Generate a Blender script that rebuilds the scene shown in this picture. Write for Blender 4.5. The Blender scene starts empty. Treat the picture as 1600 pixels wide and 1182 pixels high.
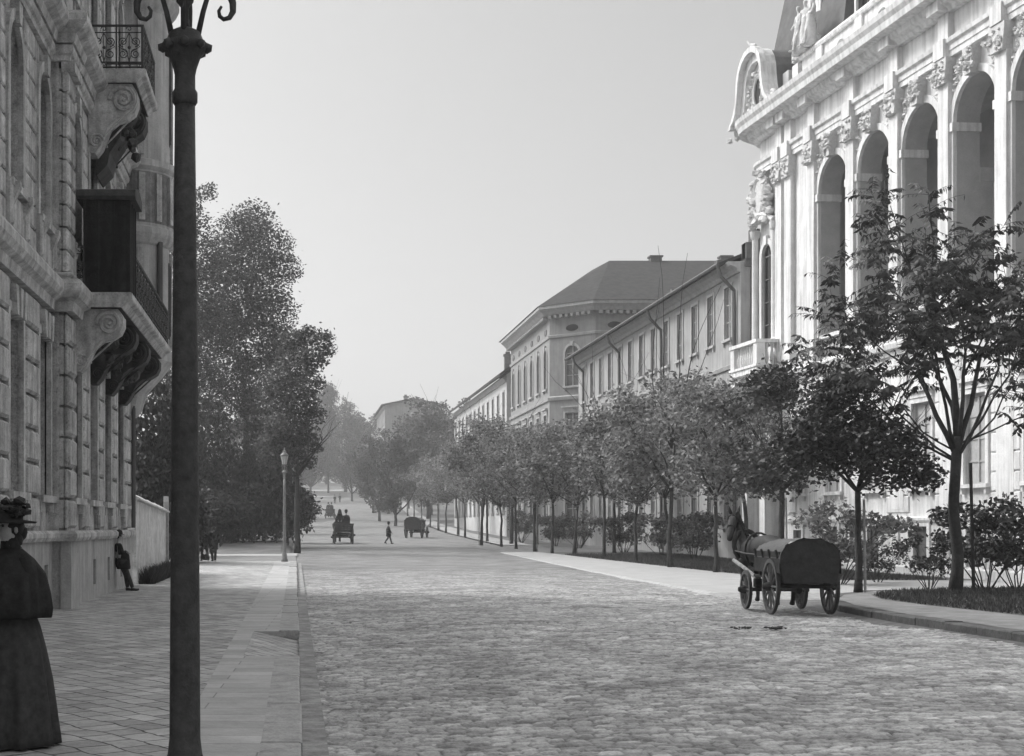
import bpy, bmesh, math, random
import numpy as np
from mathutils import Vector, Matrix
R = math.radians
scn = bpy.context.scene
COL = scn.collection
# ------------------------------------------------------------------ camera
F = 2200.0          # focal length in photograph pixels (1600 wide)
VX, VY = 462.0, 825.0
CAMZ = 1.8
cd = bpy.data.cameras.new('camera')
cam = bpy.data.objects.new('camera', cd); COL.objects.link(cam)
cam.location = (0, 0, CAMZ); cam.rotation_euler = (R(90), 0, 0)
cd.sensor_fit = 'HORIZONTAL'; cd.sensor_width = 36.0; cd.lens = 36.0*F/1600.0
cd.shift_x = (800-VX)/1600.0; cd.shift_y = (VY-591)/1600.0
cd.clip_start = 0.1; cd.clip_end = 3000
scn.camera = cam
# ------------------------------------------------------------------ light
SUN_EL = 42.0
SUN_AZ = (-0.85, 0.527)                     # towards the sun, over the left hand houses
sd = bpy.data.lights.new('sun', 'SUN'); sd.energy = 1.0; sd.angle = R(11.0); sd.color = (1.0, 0.985, 0.96)
sun = bpy.data.objects.new('sun', sd); COL.objects.link(sun)
tosun = Vector((SUN_AZ[0]*math.cos(R(SUN_EL)), SUN_AZ[1]*math.cos(R(SUN_EL)), math.sin(R(SUN_EL))))
sun.rotation_euler = tosun.to_track_quat('Z', 'Y').to_euler(); sun.location = (-60, 80, 120)
w = bpy.data.worlds.new('World'); scn.world = w; w.use_nodes = True
nt = w.node_tree; bgn = nt.nodes['Background']
sky = nt.nodes.new('ShaderNodeTexSky'); sky.sky_type = 'NISHITA'; sky.sun_disc = False
sky.sun_elevation = R(SUN_EL); sky.sun_rotation = math.atan2(SUN_AZ[0], SUN_AZ[1]) % (2*math.pi)
sky.air_density = 1.0; sky.dust_density = 2.5; sky.ozone_density = 1.0
bw = nt.nodes.new('ShaderNodeRGBToBW')
nt.links.new(sky.outputs[0], bw.inputs[0])
# thin bright overcast: unseen zenith boosted over the visible sky to fill the shaded street
wt = nt.nodes.new('ShaderNodeTexCoord'); wx_ = nt.nodes.new('ShaderNodeSeparateXYZ'); nt.links.new(wt.outputs['Generated'], wx_.inputs[0])
wr = nt.nodes.new('ShaderNodeMapRange'); wr.interpolation_type = 'SMOOTHSTEP'
for i_, v_ in ((1, .38), (2, .85), (3, 1.0), (4, 3.2)): wr.inputs[i_].default_value = v_
nt.links.new(wx_.outputs[2], wr.inputs[0])
wm_ = nt.nodes.new('ShaderNodeMath'); wm_.operation = 'MULTIPLY'; nt.links.new(bw.outputs[0], wm_.inputs[0]); nt.links.new(wr.outputs[0], wm_.inputs[1])
wr2 = nt.nodes.new('ShaderNodeMapRange')
for i_, v_ in ((1, 0.0), (2, .36), (3, .80), (4, 1.0)): wr2.inputs[i_].default_value = v_
nt.links.new(wx_.outputs[2], wr2.inputs[0])
wm2 = nt.nodes.new('ShaderNodeMath'); wm2.operation = 'MULTIPLY'; nt.links.new(wm_.outputs[0], wm2.inputs[0]); nt.links.new(wr2.outputs[0], wm2.inputs[1])
nt.links.new(wm2.outputs[0], bgn.inputs[0])
bgn.inputs[1].default_value = 0.122
vs = scn.view_settings; vs.view_transform = 'Standard'; vs.look = 'None'; vs.exposure = 0.75; vs.gamma = 1.0
vs.use_curve_mapping = False
scn.cycles.max_bounces = 6; scn.cycles.volume_bounces = 0; scn.cycles.diffuse_bounces = 3
scn.cycles.use_denoising = True

# ------------------------------------------------------------------ ground profile and picking helpers
_gd = np.arange(-120, 900, 1.0)
_gz = np.interp(_gd, [-120, 48, 68, 108, 160, 220, 310, 400, 500, 700, 900], [0, 0, .12, .5, 1.3, 3.0, 8, 14, 18, 21, 22])
_k = np.ones(21)/21.0
_gz = np.convolve(np.pad(_gz, 10, mode='edge'), _k, mode='valid')
_gz[_gd < 40] = 0
def gz(d): return float(np.interp(d, _gd, _gz))
def X(px, d): return (px-VX)*d/F
def Z(py, d): return CAMZ-(py-VY)*d/F
def solve(py, off=0.0):
    ds = np.arange(5, 420, .1)
    zz = CAMZ-(py-VY)*ds/F
    e = zz-(np.interp(ds, _gd, _gz)+off)
    i = np.where(e <= 0)[0]
    return float(ds[i[0]]) if len(i) else 420.0

# ------------------------------------------------------------------ materials
def nodes_of(m):
    m.use_nodes = True; t = m.node_tree; return t, t.nodes['Principled BSDF']
def mat(name, val, rough=.85, var=.2, scale=1.5, streak=0.0, bump=.15, bscale=25, spec=.3, metal=0.0, spots=0.0, grit=.12):
    """grey material: large soft tone noise, optional vertical weather streaks and dark spots, fine bump"""
    m = bpy.data.materials.new(name); t, b = nodes_of(m); N = t.nodes; L = t.links
    geo = N.new('ShaderNodeNewGeometry')
    n1 = N.new('ShaderNodeTexNoise'); n1.inputs['Scale'].default_value = scale; n1.inputs['Detail'].default_value = 6
    n1.inputs['Roughness'].default_value = .65
    L.new(geo.outputs['Position'], n1.inputs['Vector'])
    mr = N.new('ShaderNodeMapRange'); mr.inputs[1].default_value = .3; mr.inputs[2].default_value = .7
    mr.inputs[3].default_value = val*(1-var); mr.inputs[4].default_value = val*(1+var)
    L.new(n1.outputs[0], mr.inputs[0]); cur = mr.outputs[0]
    if grit:
        ng = N.new('ShaderNodeTexNoise'); ng.inputs['Scale'].default_value = 30; ng.inputs['Detail'].default_value = 3; ng.inputs['Roughness'].default_value = .7
        L.new(geo.outputs['Position'], ng.inputs['Vector'])
        mg = N.new('ShaderNodeMapRange'); mg.inputs[1].default_value = .3; mg.inputs[2].default_value = .7; mg.inputs[3].default_value = 1-grit; mg.inputs[4].default_value = 1+grit
        L.new(ng.outputs[0], mg.inputs[0])
        mu = N.new('ShaderNodeMath'); mu.operation = 'MULTIPLY'; L.new(cur, mu.inputs[0]); L.new(mg.outputs[0], mu.inputs[1]); cur = mu.outputs[0]
    if streak:
        mp = N.new('ShaderNodeMapping'); mp.inputs['Scale'].default_value = (3.0, 3.0, .22)
        L.new(geo.outputs['Position'], mp.inputs[0])
        n2 = N.new('ShaderNodeTexNoise'); n2.inputs['Scale'].default_value = 1.6; n2.inputs['Detail'].default_value = 5
        L.new(mp.outputs[0], n2.inputs['Vector'])
        m2 = N.new('ShaderNodeMapRange'); m2.inputs[1].default_value = .42; m2.inputs[2].default_value = .66
        m2.inputs[3].default_value = 1.0; m2.inputs[4].default_value = 1.0-streak
        L.new(n2.outputs[0], m2.inputs[0])
        mu = N.new('ShaderNodeMath'); mu.operation = 'MULTIPLY'; L.new(cur, mu.inputs[0]); L.new(m2.outputs[0], mu.inputs[1]); cur = mu.outputs[0]
    if spots:
        n3 = N.new('ShaderNodeTexNoise'); n3.inputs['Scale'].default_value = 9; n3.inputs['Detail'].default_value = 8; n3.inputs['Roughness'].default_value = .75
        L.new(geo.outputs['Position'], n3.inputs['Vector'])
        m3 = N.new('ShaderNodeMapRange'); m3.inputs[1].default_value = .52; m3.inputs[2].default_value = .7
        m3.inputs[3].default_value = 1.0; m3.inputs[4].default_value = 1.0-spots
        L.new(n3.outputs[0], m3.inputs[0])
        mu = N.new('ShaderNodeMath'); mu.operation = 'MULTIPLY'; L.new(cur, mu.inputs[0]); L.new(m3.outputs[0], mu.inputs[1]); cur = mu.outputs[0]
    L.new(cur, b.inputs['Base Color'])
    b.inputs['Roughness'].default_value = rough; b.inputs['Specular IOR Level'].default_value = spec; b.inputs['Metallic'].default_value = metal
    if bump:
        n4 = N.new('ShaderNodeTexNoise'); n4.inputs['Scale'].default_value = bscale; n4.inputs['Detail'].default_value = 4
        L.new(geo.outputs['Position'], n4.inputs['Vector'])
        bp = N.new('ShaderNodeBump'); bp.inputs['Strength'].default_value = bump; bp.inputs['Distance'].default_value = .03
        L.new(n4.outputs[0], bp.inputs['Height']); L.new(bp.outputs[0], b.inputs['Normal'])
    return m
def attr_mat(name, attr, lo, hi, rough=.8, bump=.3, bscale=30, spec=.3, nvar=.25, nscale=.6, stretch=(1, 1, 1)):
    m = bpy.data.materials.new(name); t, b = nodes_of(m); N = t.nodes; L = t.links
    a = N.new('ShaderNodeAttribute'); a.attribute_name = attr
    geo = N.new('ShaderNodeNewGeometry')
    mp = N.new('ShaderNodeMapping'); mp.inputs['Scale'].default_value = stretch; L.new(geo.outputs['Position'], mp.inputs[0])
    n1 = N.new('ShaderNodeTexNoise'); n1.inputs['Scale'].default_value = nscale; n1.inputs['Detail'].default_value = 7; n1.inputs['Roughness'].default_value = .7
    L.new(mp.outputs[0], n1.inputs['Vector'])
    mr = N.new('ShaderNodeMapRange'); mr.inputs[3].default_value = lo; mr.inputs[4].default_value = hi; L.new(a.outputs['Fac'], mr.inputs[0])
    m2 = N.new('ShaderNodeMapRange'); m2.inputs[1].default_value = .3; m2.inputs[2].default_value = .7; m2.inputs[3].default_value = 1-nvar; m2.inputs[4].default_value = 1+nvar
    L.new(n1.outputs[0], m2.inputs[0])
    mu = N.new('ShaderNodeMath'); mu.operation = 'MULTIPLY'; L.new(mr.outputs[0], mu.inputs[0]); L.new(m2.outputs[0], mu.inputs[1])
    ng = N.new('ShaderNodeTexNoise'); ng.inputs['Scale'].default_value = 26; ng.inputs['Detail'].default_value = 4; ng.inputs['Roughness'].default_value = .75
    L.new(geo.outputs['Position'], ng.inputs['Vector'])
    mg = N.new('ShaderNodeMapRange'); mg.inputs[1].default_value = .3; mg.inputs[2].default_value = .7; mg.inputs[3].default_value = .62; mg.inputs[4].default_value = 1.38
    L.new(ng.outputs[0], mg.inputs[0])
    mu2 = N.new('ShaderNodeMath'); mu2.operation = 'MULTIPLY'; L.new(mu.outputs[0], mu2.inputs[0]); L.new(mg.outputs[0], mu2.inputs[1])
    L.new(mu2.outputs[0], b.inputs['Base Color']); b.inputs['Roughness'].default_value = rough; b.inputs['Specular IOR Level'].default_value = spec
    if bump:
        n4 = N.new('ShaderNodeTexNoise'); n4.inputs['Scale'].default_value = bscale; n4.inputs['Detail'].default_value = 5
        L.new(geo.outputs['Position'], n4.inputs['Vector'])
        bp = N.new('ShaderNodeBump'); bp.inputs['Strength'].default_value = bump; bp.inputs['Distance'].default_value = .02
        L.new(n4.outputs[0], bp.inputs['Height']); L.new(bp.outputs[0], b.inputs['Normal'])
    return m
def leaf_mat(name, lo, hi, rough=.5, trans=.25):
    """each leaf is its own island: random tone per leaf, some light through the blade"""
    m = bpy.data.materials.new(name); t, b = nodes_of(m); N = t.nodes; L = t.links
    geo = N.new('ShaderNodeNewGeometry')
    mr = N.new('ShaderNodeMapRange'); mr.inputs[3].default_value = lo; mr.inputs[4].default_value = hi
    L.new(geo.outputs['Random Per Island'], mr.inputs[0])
    L.new(mr.outputs[0], b.inputs['Base Color']); b.inputs['Roughness'].default_value = rough; b.inputs['Specular IOR Level'].default_value = .35
    tr = N.new('ShaderNodeBsdfTranslucent'); L.new(mr.outputs[0], tr.inputs['Color'])
    mx = N.new('ShaderNodeMixShader'); mx.inputs[0].default_value = trans
    out = N['Material Output']
    L.new(b.outputs[0], mx.inputs[1]); L.new(tr.outputs[0], mx.inputs[2]); L.new(mx.outputs[0], out.inputs['Surface'])
    return m
M = dict(
    white=mat('pale_stucco', .70, var=.12, scale=1.1, streak=.28, bump=.12),
    whitetrim=mat('pale_stone_trim', .72, var=.12, scale=1.6, streak=.28, bump=.1),
    whiterel=mat('pale_relief', .56, var=.16, scale=6, bump=.3, bscale=30),
    loggia=mat('loggia_plaster_and_jamb_shade', .40, var=.15, scale=1.2),
    stoneL=mat('sooty_stone', .50, var=.38, scale=2.2, streak=.45, spots=.6, grit=.25, bump=.5, bscale=18),
    stoneL2=mat('sooty_stone_trim', .50, var=.35, scale=2.6, streak=.35, spots=.45, grit=.2, bump=.3),
    plinthL=mat('plinth_stone', .42, var=.2, scale=2.2, streak=.25, spots=.2, bump=.3),
    shadedark=mat('shade_darkened_stone', .07, var=.35, scale=3, streak=.3, bump=.3),  # shade under the balconies put into this dark colour
    iron=mat('black_iron', .035, rough=.55, var=.3, scale=8, bump=.1, spec=.45),
    lampiron=mat('lamp_cast_iron', .042, rough=.6, var=.5, scale=14, bump=.3, bscale=60, spec=.4),
    sunlitiron=mat('sunlit_lamp_iron', .22, rough=.6, var=.2, scale=9, bump=.1),  # iron lightened so sun and haze on the far lamp sit in its colour
    glass=mat('dark_pane', .015, rough=.25, var=.2, scale=3, bump=.02, bscale=3, spec=.2),
    housepane=mat('house_pane', .10, rough=.3, var=.3, scale=2, bump=.02, bscale=3, spec=.5),
    lampglass=mat('frosted_lamp_pane', .5, rough=.3, var=.1, scale=5, bump=0, spec=.5),
    frame=mat('painted_window_frame', .42, var=.15, scale=4),
    framedk=mat('dark_window_frame', .12, var=.2, scale=4),
    plaster=mat('old_house_plaster', .35, var=.14, scale=.9, streak=.22, bump=.15),
    plaster2=mat('corner_house_brickwork', .28, var=.14, scale=1.3, streak=.15, bump=.2),
    plaster3=mat('far_house_plaster', .55, var=.1, scale=1, streak=.15),
    trim2=mat('house_trim', .42, var=.12, scale=2, streak=.15),
    brickdk=mat('dark_firewall_brick', .13, var=.3, scale=2.5, streak=.2, bump=.4, bscale=14),
    roof=mat('roof_tiles', .06, spec=.06, rough=.95, var=.3, scale=2.0, bump=.4, bscale=9),
    slate=mat('slate_roof', .14, spec=.1, rough=.9, var=.2, scale=2.0, bump=.3, bscale=12),
    pipe=mat('zinc_pipe', .10, rough=.6, var=.2),
    bark=mat('bark', .055, var=.4, scale=7, streak=.4, bump=.7, bscale=30),
    barklt=mat('pale_bark', .12, var=.4, scale=7, streak=.4, bump=.6, bscale=30),
    stake=mat('weathered_stake', .34, var=.25, scale=8, streak=.3),
    skin=mat('skin', .36, rough=.6, var=.06, scale=20, bump=.05),
    hair=mat('dark_hair', .02, rough=.6, var=.4, scale=40, bump=.3, bscale=120),
    cloth=mat('dark_wool', .032, rough=.95, var=.35, scale=14, bump=.4, bscale=160, spec=.15),
    cloth2=mat('charcoal_wool', .055, rough=.95, var=.3, scale=14, bump=.4, bscale=160, spec=.15),
    linen=mat('white_linen', .62, rough=.9, var=.1, scale=20),
    leather=mat('black_leather', .02, rough=.45, var=.3, scale=20),
    horse=mat('dark_horse_coat', .024, rough=.6, var=.4, scale=5, bump=.2, bscale=60, spec=.35),
    woodk=mat('dark_wagon_wood', .045, rough=.8, var=.4, scale=6, streak=.4, bump=.4),
    wheel=mat('worn_wheel_wood', .13, rough=.75, var=.35, scale=7, bump=.3),
    canvas=mat('wagon_canvas', .15, rough=.95, var=.2, scale=4, bump=.4, bscale=12),
    canvasshade=mat('shade_dark_canvas', .04, rough=.9, var=.4, scale=5, bump=.5, bscale=14),  # shade on the wagon's end put into a darker canvas colour
    kerb=mat('kerb_granite', .36, var=.25, scale=5, spots=.3, bump=.5, bscale=30),
    path=mat('gravel_path', .37, var=.12, scale=1.2, bump=.4, bscale=40),
    gutter=mat('gutter_mud', .13, var=.4, scale=3, bump=.6, bscale=25),
    lawn=mat('lawn_soil', .075, var=.35, scale=1.2, bump=.8, bscale=30),
    lawnlt=mat('dry_lawn', .14, var=.3, scale=.8, bump=.8, bscale=24),
    grass=leaf_mat('grass_blades', .03, .085, rough=.6),
    ground=mat('earth', .16, var=.25, scale=.5, bump=.5, bscale=10),
    wallplaster=mat('peeling_wall_plaster', .62, var=.25, scale=2.6, streak=.22, spots=.5, bump=.4),
    coping=mat('wall_coping', .5, var=.25, scale=5, bump=.3),
    dung=mat('dung', .04, var=.3, scale=20, bump=.6),
    leafA=leaf_mat('dark_leaves', .028, .075, trans=.12),
    leafB=leaf_mat('ash_leaves', .022, .06, trans=.12),
    leafR=leaf_mat('young_tree_leaves', .06, .30, rough=.38, trans=.6),
    leafL=leaf_mat('park_leaves', .04, .125, trans=.35),
    leafC=leaf_mat('conifer_needles', .022, .06, rough=.6, trans=.1),
    leafS=leaf_mat('shrub_leaves', .05, .2, trans=.4),
    leafF=leaf_mat('far_leaves', .06, .13, trans=.25),
)

# ------------------------------------------------------------------ mesh builder
class MB:
    def __init__(s): s.v = []; s.f = []
    def add(s, vs, fs):
        n = len(s.v); s.v.extend([tuple(p) for p in vs]); s.f.extend([tuple(i+n for i in f) for f in fs]); return s
    def box(s, x0, x1, y0, y1, z0, z1):
        v = [(x0,y0,z0),(x1,y0,z0),(x1,y1,z0),(x0,y1,z0),(x0,y0,z1),(x1,y0,z1),(x1,y1,z1),(x0,y1,z1)]
        return s.add(v, [(3,2,1,0),(4,5,6,7),(0,1,5,4),(1,2,6,5),(2,3,7,6),(3,0,4,7)])
    def bev(s, x0, x1, y0, y1, z0, z1, b=.03):
        """a box whose front (y0 side) edges are chamfered: a rusticated block"""
        v = [(x0,y1,z0),(x1,y1,z0),(x1,y1,z1),(x0,y1,z1),(x0,y0+b,z0),(x1,y0+b,z0),(x1,y0+b,z1),(x0,y0+b,z1),
             (x0+b,y0,z0+b),(x1-b,y0,z0+b),(x1-b,y0,z1-b),(x0+b,y0,z1-b)]
        return s.add(v, [(0,3,2,1),(0,1,5,4),(1,2,6,5),(2,3,7,6),(3,0,4,7),(4,5,9,8),(5,6,10,9),(6,7,11,10),(7,4,8,11),(8,9,10,11)])
    def prism(s, poly, y0, y1, axis='y'):
        """poly of (a,b) extruded; axis y: (a,y,b); axis x: (x,a,b); axis z: (a,b,z)"""
        n = len(poly)
        P = {'y': lambda a, b, t: (a, t, b), 'x': lambda a, b, t: (t, a, b), 'z': lambda a, b, t: (a, b, t)}[axis]
        v = [P(a, b, y0) for a, b in poly]+[P(a, b, y1) for a, b in poly]
        f = [tuple(range(n)), tuple(range(2*n-1, n-1, -1))]+[(i, (i+1) % n, n+(i+1) % n, n+i) for i in range(n)]
        return s.add(v, f)
    def tube(s, pts, rad, n=8, caps=True):
        pts = [Vector(p) for p in pts]; k = len(pts)
        if not hasattr(rad, '__len__'): rad = [rad]*k
        up = Vector((0, 0, 1)); prev = None; v = []
        for i, p in enumerate(pts):
            t = (pts[min(i+1, k-1)]-pts[max(i-1, 0)])
            t = t.normalized() if t.length > 1e-9 else Vector((0, 0, 1))
            if prev is None:
                a = t.cross(up) if abs(t.dot(up)) < .95 else t.cross(Vector((1, 0, 0)))
            else: a = prev-t*prev.dot(t)
            a.normalize(); prev = a; b = t.cross(a)
            for j in range(n):
                q = 2*math.pi*j/n; v.append(p+(a*math.cos(q)+b*math.sin(q))*rad[i])
        f = [(i*n+j, i*n+(j+1) % n, (i+1)*n+(j+1) % n, (i+1)*n+j) for i in range(k-1) for j in range(n)]
        if caps: f += [tuple(range(n-1, -1, -1)), tuple(range((k-1)*n, k*n))]
        return s.add(v, f)
    def lathe(s, prof, c=(0, 0, 0), n=16, a0=0.0):
        v = []; k = len(prof)
        for r, z in prof:
            for j in range(n):
                q = a0+2*math.pi*j/n; v.append((c[0]+r*math.cos(q), c[1]+r*math.sin(q), c[2]+z))
        f = [(i*n+j, i*n+(j+1) % n, (i+1)*n+(j+1) % n, (i+1)*n+j) for i in range(k-1) for j in range(n)]
        f += [tuple(range(n-1, -1, -1)), tuple(range((k-1)*n, k*n))]
        return s.add(v, f)
    def sweep(s, prof, path, closed=False):
        """prof: closed loop of (out, z); path: plan points (x, y), outward = right hand side of travel"""
        k = len(path); n = len(prof); v = []
        for i in range(k):
            p = Vector(path[i])
            a = Vector(path[i-1]) if (i or closed) else None
            b = Vector(path[(i+1) % k]) if (i < k-1 or closed) else None
            d1 = (p-a).normalized() if a is not None else (b-p).normalized()
            d2 = (b-p).normalized() if b is not None else d1
            n1 = Vector((d1.y, -d1.x)); n2 = Vector((d2.y, -d2.x)); m = (n1+n2)
            m = m/max(.25, m.length_squared)*2
            for o, z in prof: v.append((p.x+m.x*o, p.y+m.y*o, z))
        f = []
        for i in range(k if closed else k-1):
            for j in range(n):
                i2 = (i+1) % k
                f.append((i*n+j, i*n+(j+1) % n, i2*n+(j+1) % n, i2*n+j))
        if not closed: f += [tuple(range(n)), tuple(range(k*n-1, (k-1)*n-1, -1))]
        return s.add(v, f)
    def blob(s, c, r, seed=0, jag=.18, sub=1, sq=(1, 1, 1)):
        v, f = ICO[sub]; rr = random.Random(seed)
        vs = []
        for p in v:
            q = 1+rr.uniform(-jag, jag); vs.append((c[0]+p[0]*r*q*sq[0], c[1]+p[1]*r*q*sq[1], c[2]+p[2]*r*q*sq[2]))
        return s.add(vs, f)
    def mesh(s, name, fix=True):
        me = bpy.data.meshes.new(name); me.from_pydata(s.v, [], s.f)
        if fix:
            bm = bmesh.new(); bm.from_mesh(me); bmesh.ops.recalc_face_normals(bm, faces=bm.faces); bm.to_mesh(me); bm.free()
        me.update(); return me
    def build(s, name, material, parent=None, smooth=False, fix=True):
        return link(name, s.mesh(name, fix), material, parent, smooth)
ICO = {}
for _s in (1, 2):
    _b = bmesh.new(); bmesh.ops.create_icosphere(_b, subdivisions=_s, radius=1.0)
    ICO[_s] = ([tuple(v.co) for v in _b.verts], [tuple(v.index for v in f.verts) for f in _b.faces]); _b.free()
def setparent(o, parent):
    o.parent = parent
    # parts are built in the world frame of their thing's base: shift into the parent's frame
def link(name, me, material, parent=None, smooth=False):
    o = bpy.data.objects.new(name, me); COL.objects.link(o)
    if material is not None and not me.materials: me.materials.append(material)
    if smooth: me.polygons.foreach_set('use_smooth', [True]*len(me.polygons))
    if parent is not None: o.parent = parent
    return o
def empty(name, loc=(0, 0, 0), rz=0.0):
    o = bpy.data.objects.new(name, None); COL.objects.link(o); o.location = loc; o.rotation_euler = (0, 0, rz)
    o.empty_display_size = .3; return o
def tag(o, label, cat, group=None, kind=None):
    if label: o['label'] = label
    if cat: o['category'] = cat
    if group: o['group'] = group
    if kind: o['kind'] = kind
    return o
def struct(name, mb, material, smooth=False, fix=True):
    o = mb.build(name, material, None, smooth, fix); o['kind'] = 'structure'; return o
def kids(o): return [c for c in list(COL.objects) if c.parent == o]
KID = {}
def copy_tree(o, loc=None, rz=None, sc=None, parent=None):
    c = o.copy(); COL.objects.link(c)
    if parent is not None: c.parent = parent
    if loc is not None: c.location = loc
    if rz is not None: c.rotation_euler = (0, 0, rz)
    if sc is not None: c.scale = sc
    for k in list(o.children): copy_tree(k, parent=c)
    return c
def quadmesh(name, P):
    """P: (n,4,3) numpy quads -> mesh"""
    n = len(P); me = bpy.data.meshes.new(name)
    me.vertices.add(n*4); me.vertices.foreach_set('co', np.ascontiguousarray(P.reshape(-1), dtype=np.float32))
    me.loops.add(n*4); me.loops.foreach_set('vertex_index', np.arange(n*4, dtype=np.int32))
    me.polygons.add(n); me.polygons.foreach_set('loop_start', np.arange(0, n*4, 4, dtype=np.int32))
    me.update(calc_edges=True); me.validate(); return me
# ------------------------------------------------------------------ ground, road, pavements
DG = [-60, -20, 0, 20, 40, 50, 60, 70, 80, 90, 100, 115, 130, 150, 170, 190, 210, 230, 250, 280, 310, 340, 370, 400, 450, 500, 600, 700, 820]
def sheet(xa, xb, ds, dz, mb=None):
    mb = mb or MB(); v = []; f = []
    for i, d in enumerate(ds):
        a = xa(d) if callable(xa) else xa; b = xb(d) if callable(xb) else xb
        v += [(a, d, gz(d)+dz), (b, d, gz(d)+dz)]
        if i: f.append((2*i-2, 2*i-1, 2*i+1, 2*i))
    return mb.add(v, f)
struct('ground', sheet(-420, 420, DG, -.10), M['ground'])
def kerbx(d): return 11.35 if d < 30 else (11.35+(d-30)*.022 if d < 90 else 12.67+(d-90)*.028)
# the cobbled carriageway: every sett in the first fifty metres is really raised
def road_mesh():
    rs = np.random.RandomState(5)
    tab = rs.rand(4096); tab2 = rs.rand(4096); tab3 = rs.rand(4096)
    blocks = []; segs = [(4.5, 9.5, .06, .06), (9.5, 17, .025, .028), (17, 27, .033, .036), (27, 40, .045, .05), (40, 60, .08, .08)]
    V = []; Fq = []; T = []; base = 0
    for d0, d1, sd_, sx in segs:
        ds = np.arange(d0, d1+1e-6, sd_) if True else 0
        ds[-1] = d1
        nx = int(11.6/sx)
        u = np.linspace(0, 1, nx)
        D = ds[:, None]+0*u[None, :]
        XX = 0.03+u[None, :]*(np.array([kerbx(d) for d in ds])[:, None]-.03)
        W = D+.10*np.sin(XX*.9+1.3)+.06*np.sin(XX*2.7+D*.35)+.02*np.sin(XX*11+D*3)
        row = np.floor(W/.135).astype(int); b = W/.135-row
        sx_ = XX/(.15+.05*tab2[row % 4096])+tab[row % 4096]*3+.22*np.sin(D*2.1+XX)+.15*np.sin(D*7+XX*5)
        cl = np.floor(sx_).astype(int); a = sx_-cl
        h = (cl*73+row*131) % 4096
        dome = (1-np.abs(2*a-1)**7)*(1-np.abs(2*b-1)**6)
        hz = .022*dome+(tab2[h]-.5)*.024*dome
        tilt = ((tab[h]-.5)*(b-.5)*.035+(tab3[h]-.5)*(a-.5)*.02)*dome
        und = .012*np.sin(XX*1.1+D*.6)+.009*np.sin(XX*2.3-D*1.1+2)+.007*np.sin(D*1.9+XX*.4)
        fade = np.clip((62-D)/20, 0, 1)
        Zc = np.interp(D, _gd, _gz)-.012+(hz+tilt+und)*fade-.035*((XX-5.7)/5.7)**2*np.clip((60-D)/20, 0, 1)
        tone = (.36+.64*tab3[h])*(.06+.94*np.clip(dome*1.25-.1, 0, 1))
        n0, n1 = D.shape
        V.append(np.stack([XX, D, Zc], -1).reshape(-1, 3)); T.append((tone*np.interp(D, [30, 46, 60], [1, .62, .40])).reshape(-1))  # albedo falls with distance, offsetting the sun beyond the building's shadow
        i = np.arange(n0-1)[:, None]*n1+np.arange(n1-1)[None, :]
        Fq.append((np.stack([i, i+1, i+n1+1, i+n1], -1).reshape(-1, 4)+base)); base += n0*n1
    # the far stretch up the hill
    ds = np.concatenate([np.arange(59.4, 120, 2.0), np.arange(120, 425, 5.0)]); u = np.linspace(0, 1, 14)
    D = ds[:, None]+0*u[None, :]; XX = .03+u[None, :]*(np.array([kerbx(d)+ (2.0 if d > 90 else 0) for d in ds])[:, None]-.03)
    Zc = np.interp(D, _gd, _gz)-.004
    n0, n1 = D.shape
    V.append(np.stack([XX, D, Zc], -1).reshape(-1, 3)); T.append(np.full(n0*n1, .20))  # far tone lowered to hold down the sunlit stretch
    i = np.arange(n0-1)[:, None]*n1+np.arange(n1-1)[None, :]
    Fq.append((np.stack([i, i+1, i+n1+1, i+n1], -1).reshape(-1, 4)+base))
    V = np.concatenate(V); Fq = np.concatenate(Fq); T = np.concatenate(T)
    me = bpy.data.meshes.new('road'); n = len(Fq)
    me.vertices.add(len(V)); me.vertices.foreach_set('co', V.astype(np.float32).reshape(-1))
    me.loops.add(n*4); me.loops.foreach_set('vertex_index', Fq.astype(np.int32).reshape(-1))
    me.polygons.add(n); me.polygons.foreach_set('loop_start', np.arange(0, n*4, 4, dtype=np.int32))
    me.update(calc_edges=True)
    at = me.attributes.new('tone', 'FLOAT', 'POINT'); at.data.foreach_set('value', T.astype(np.float32))
    return me
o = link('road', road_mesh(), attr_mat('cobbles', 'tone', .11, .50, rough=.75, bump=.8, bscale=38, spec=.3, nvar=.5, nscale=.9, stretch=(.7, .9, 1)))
o['kind'] = 'structure'
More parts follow.
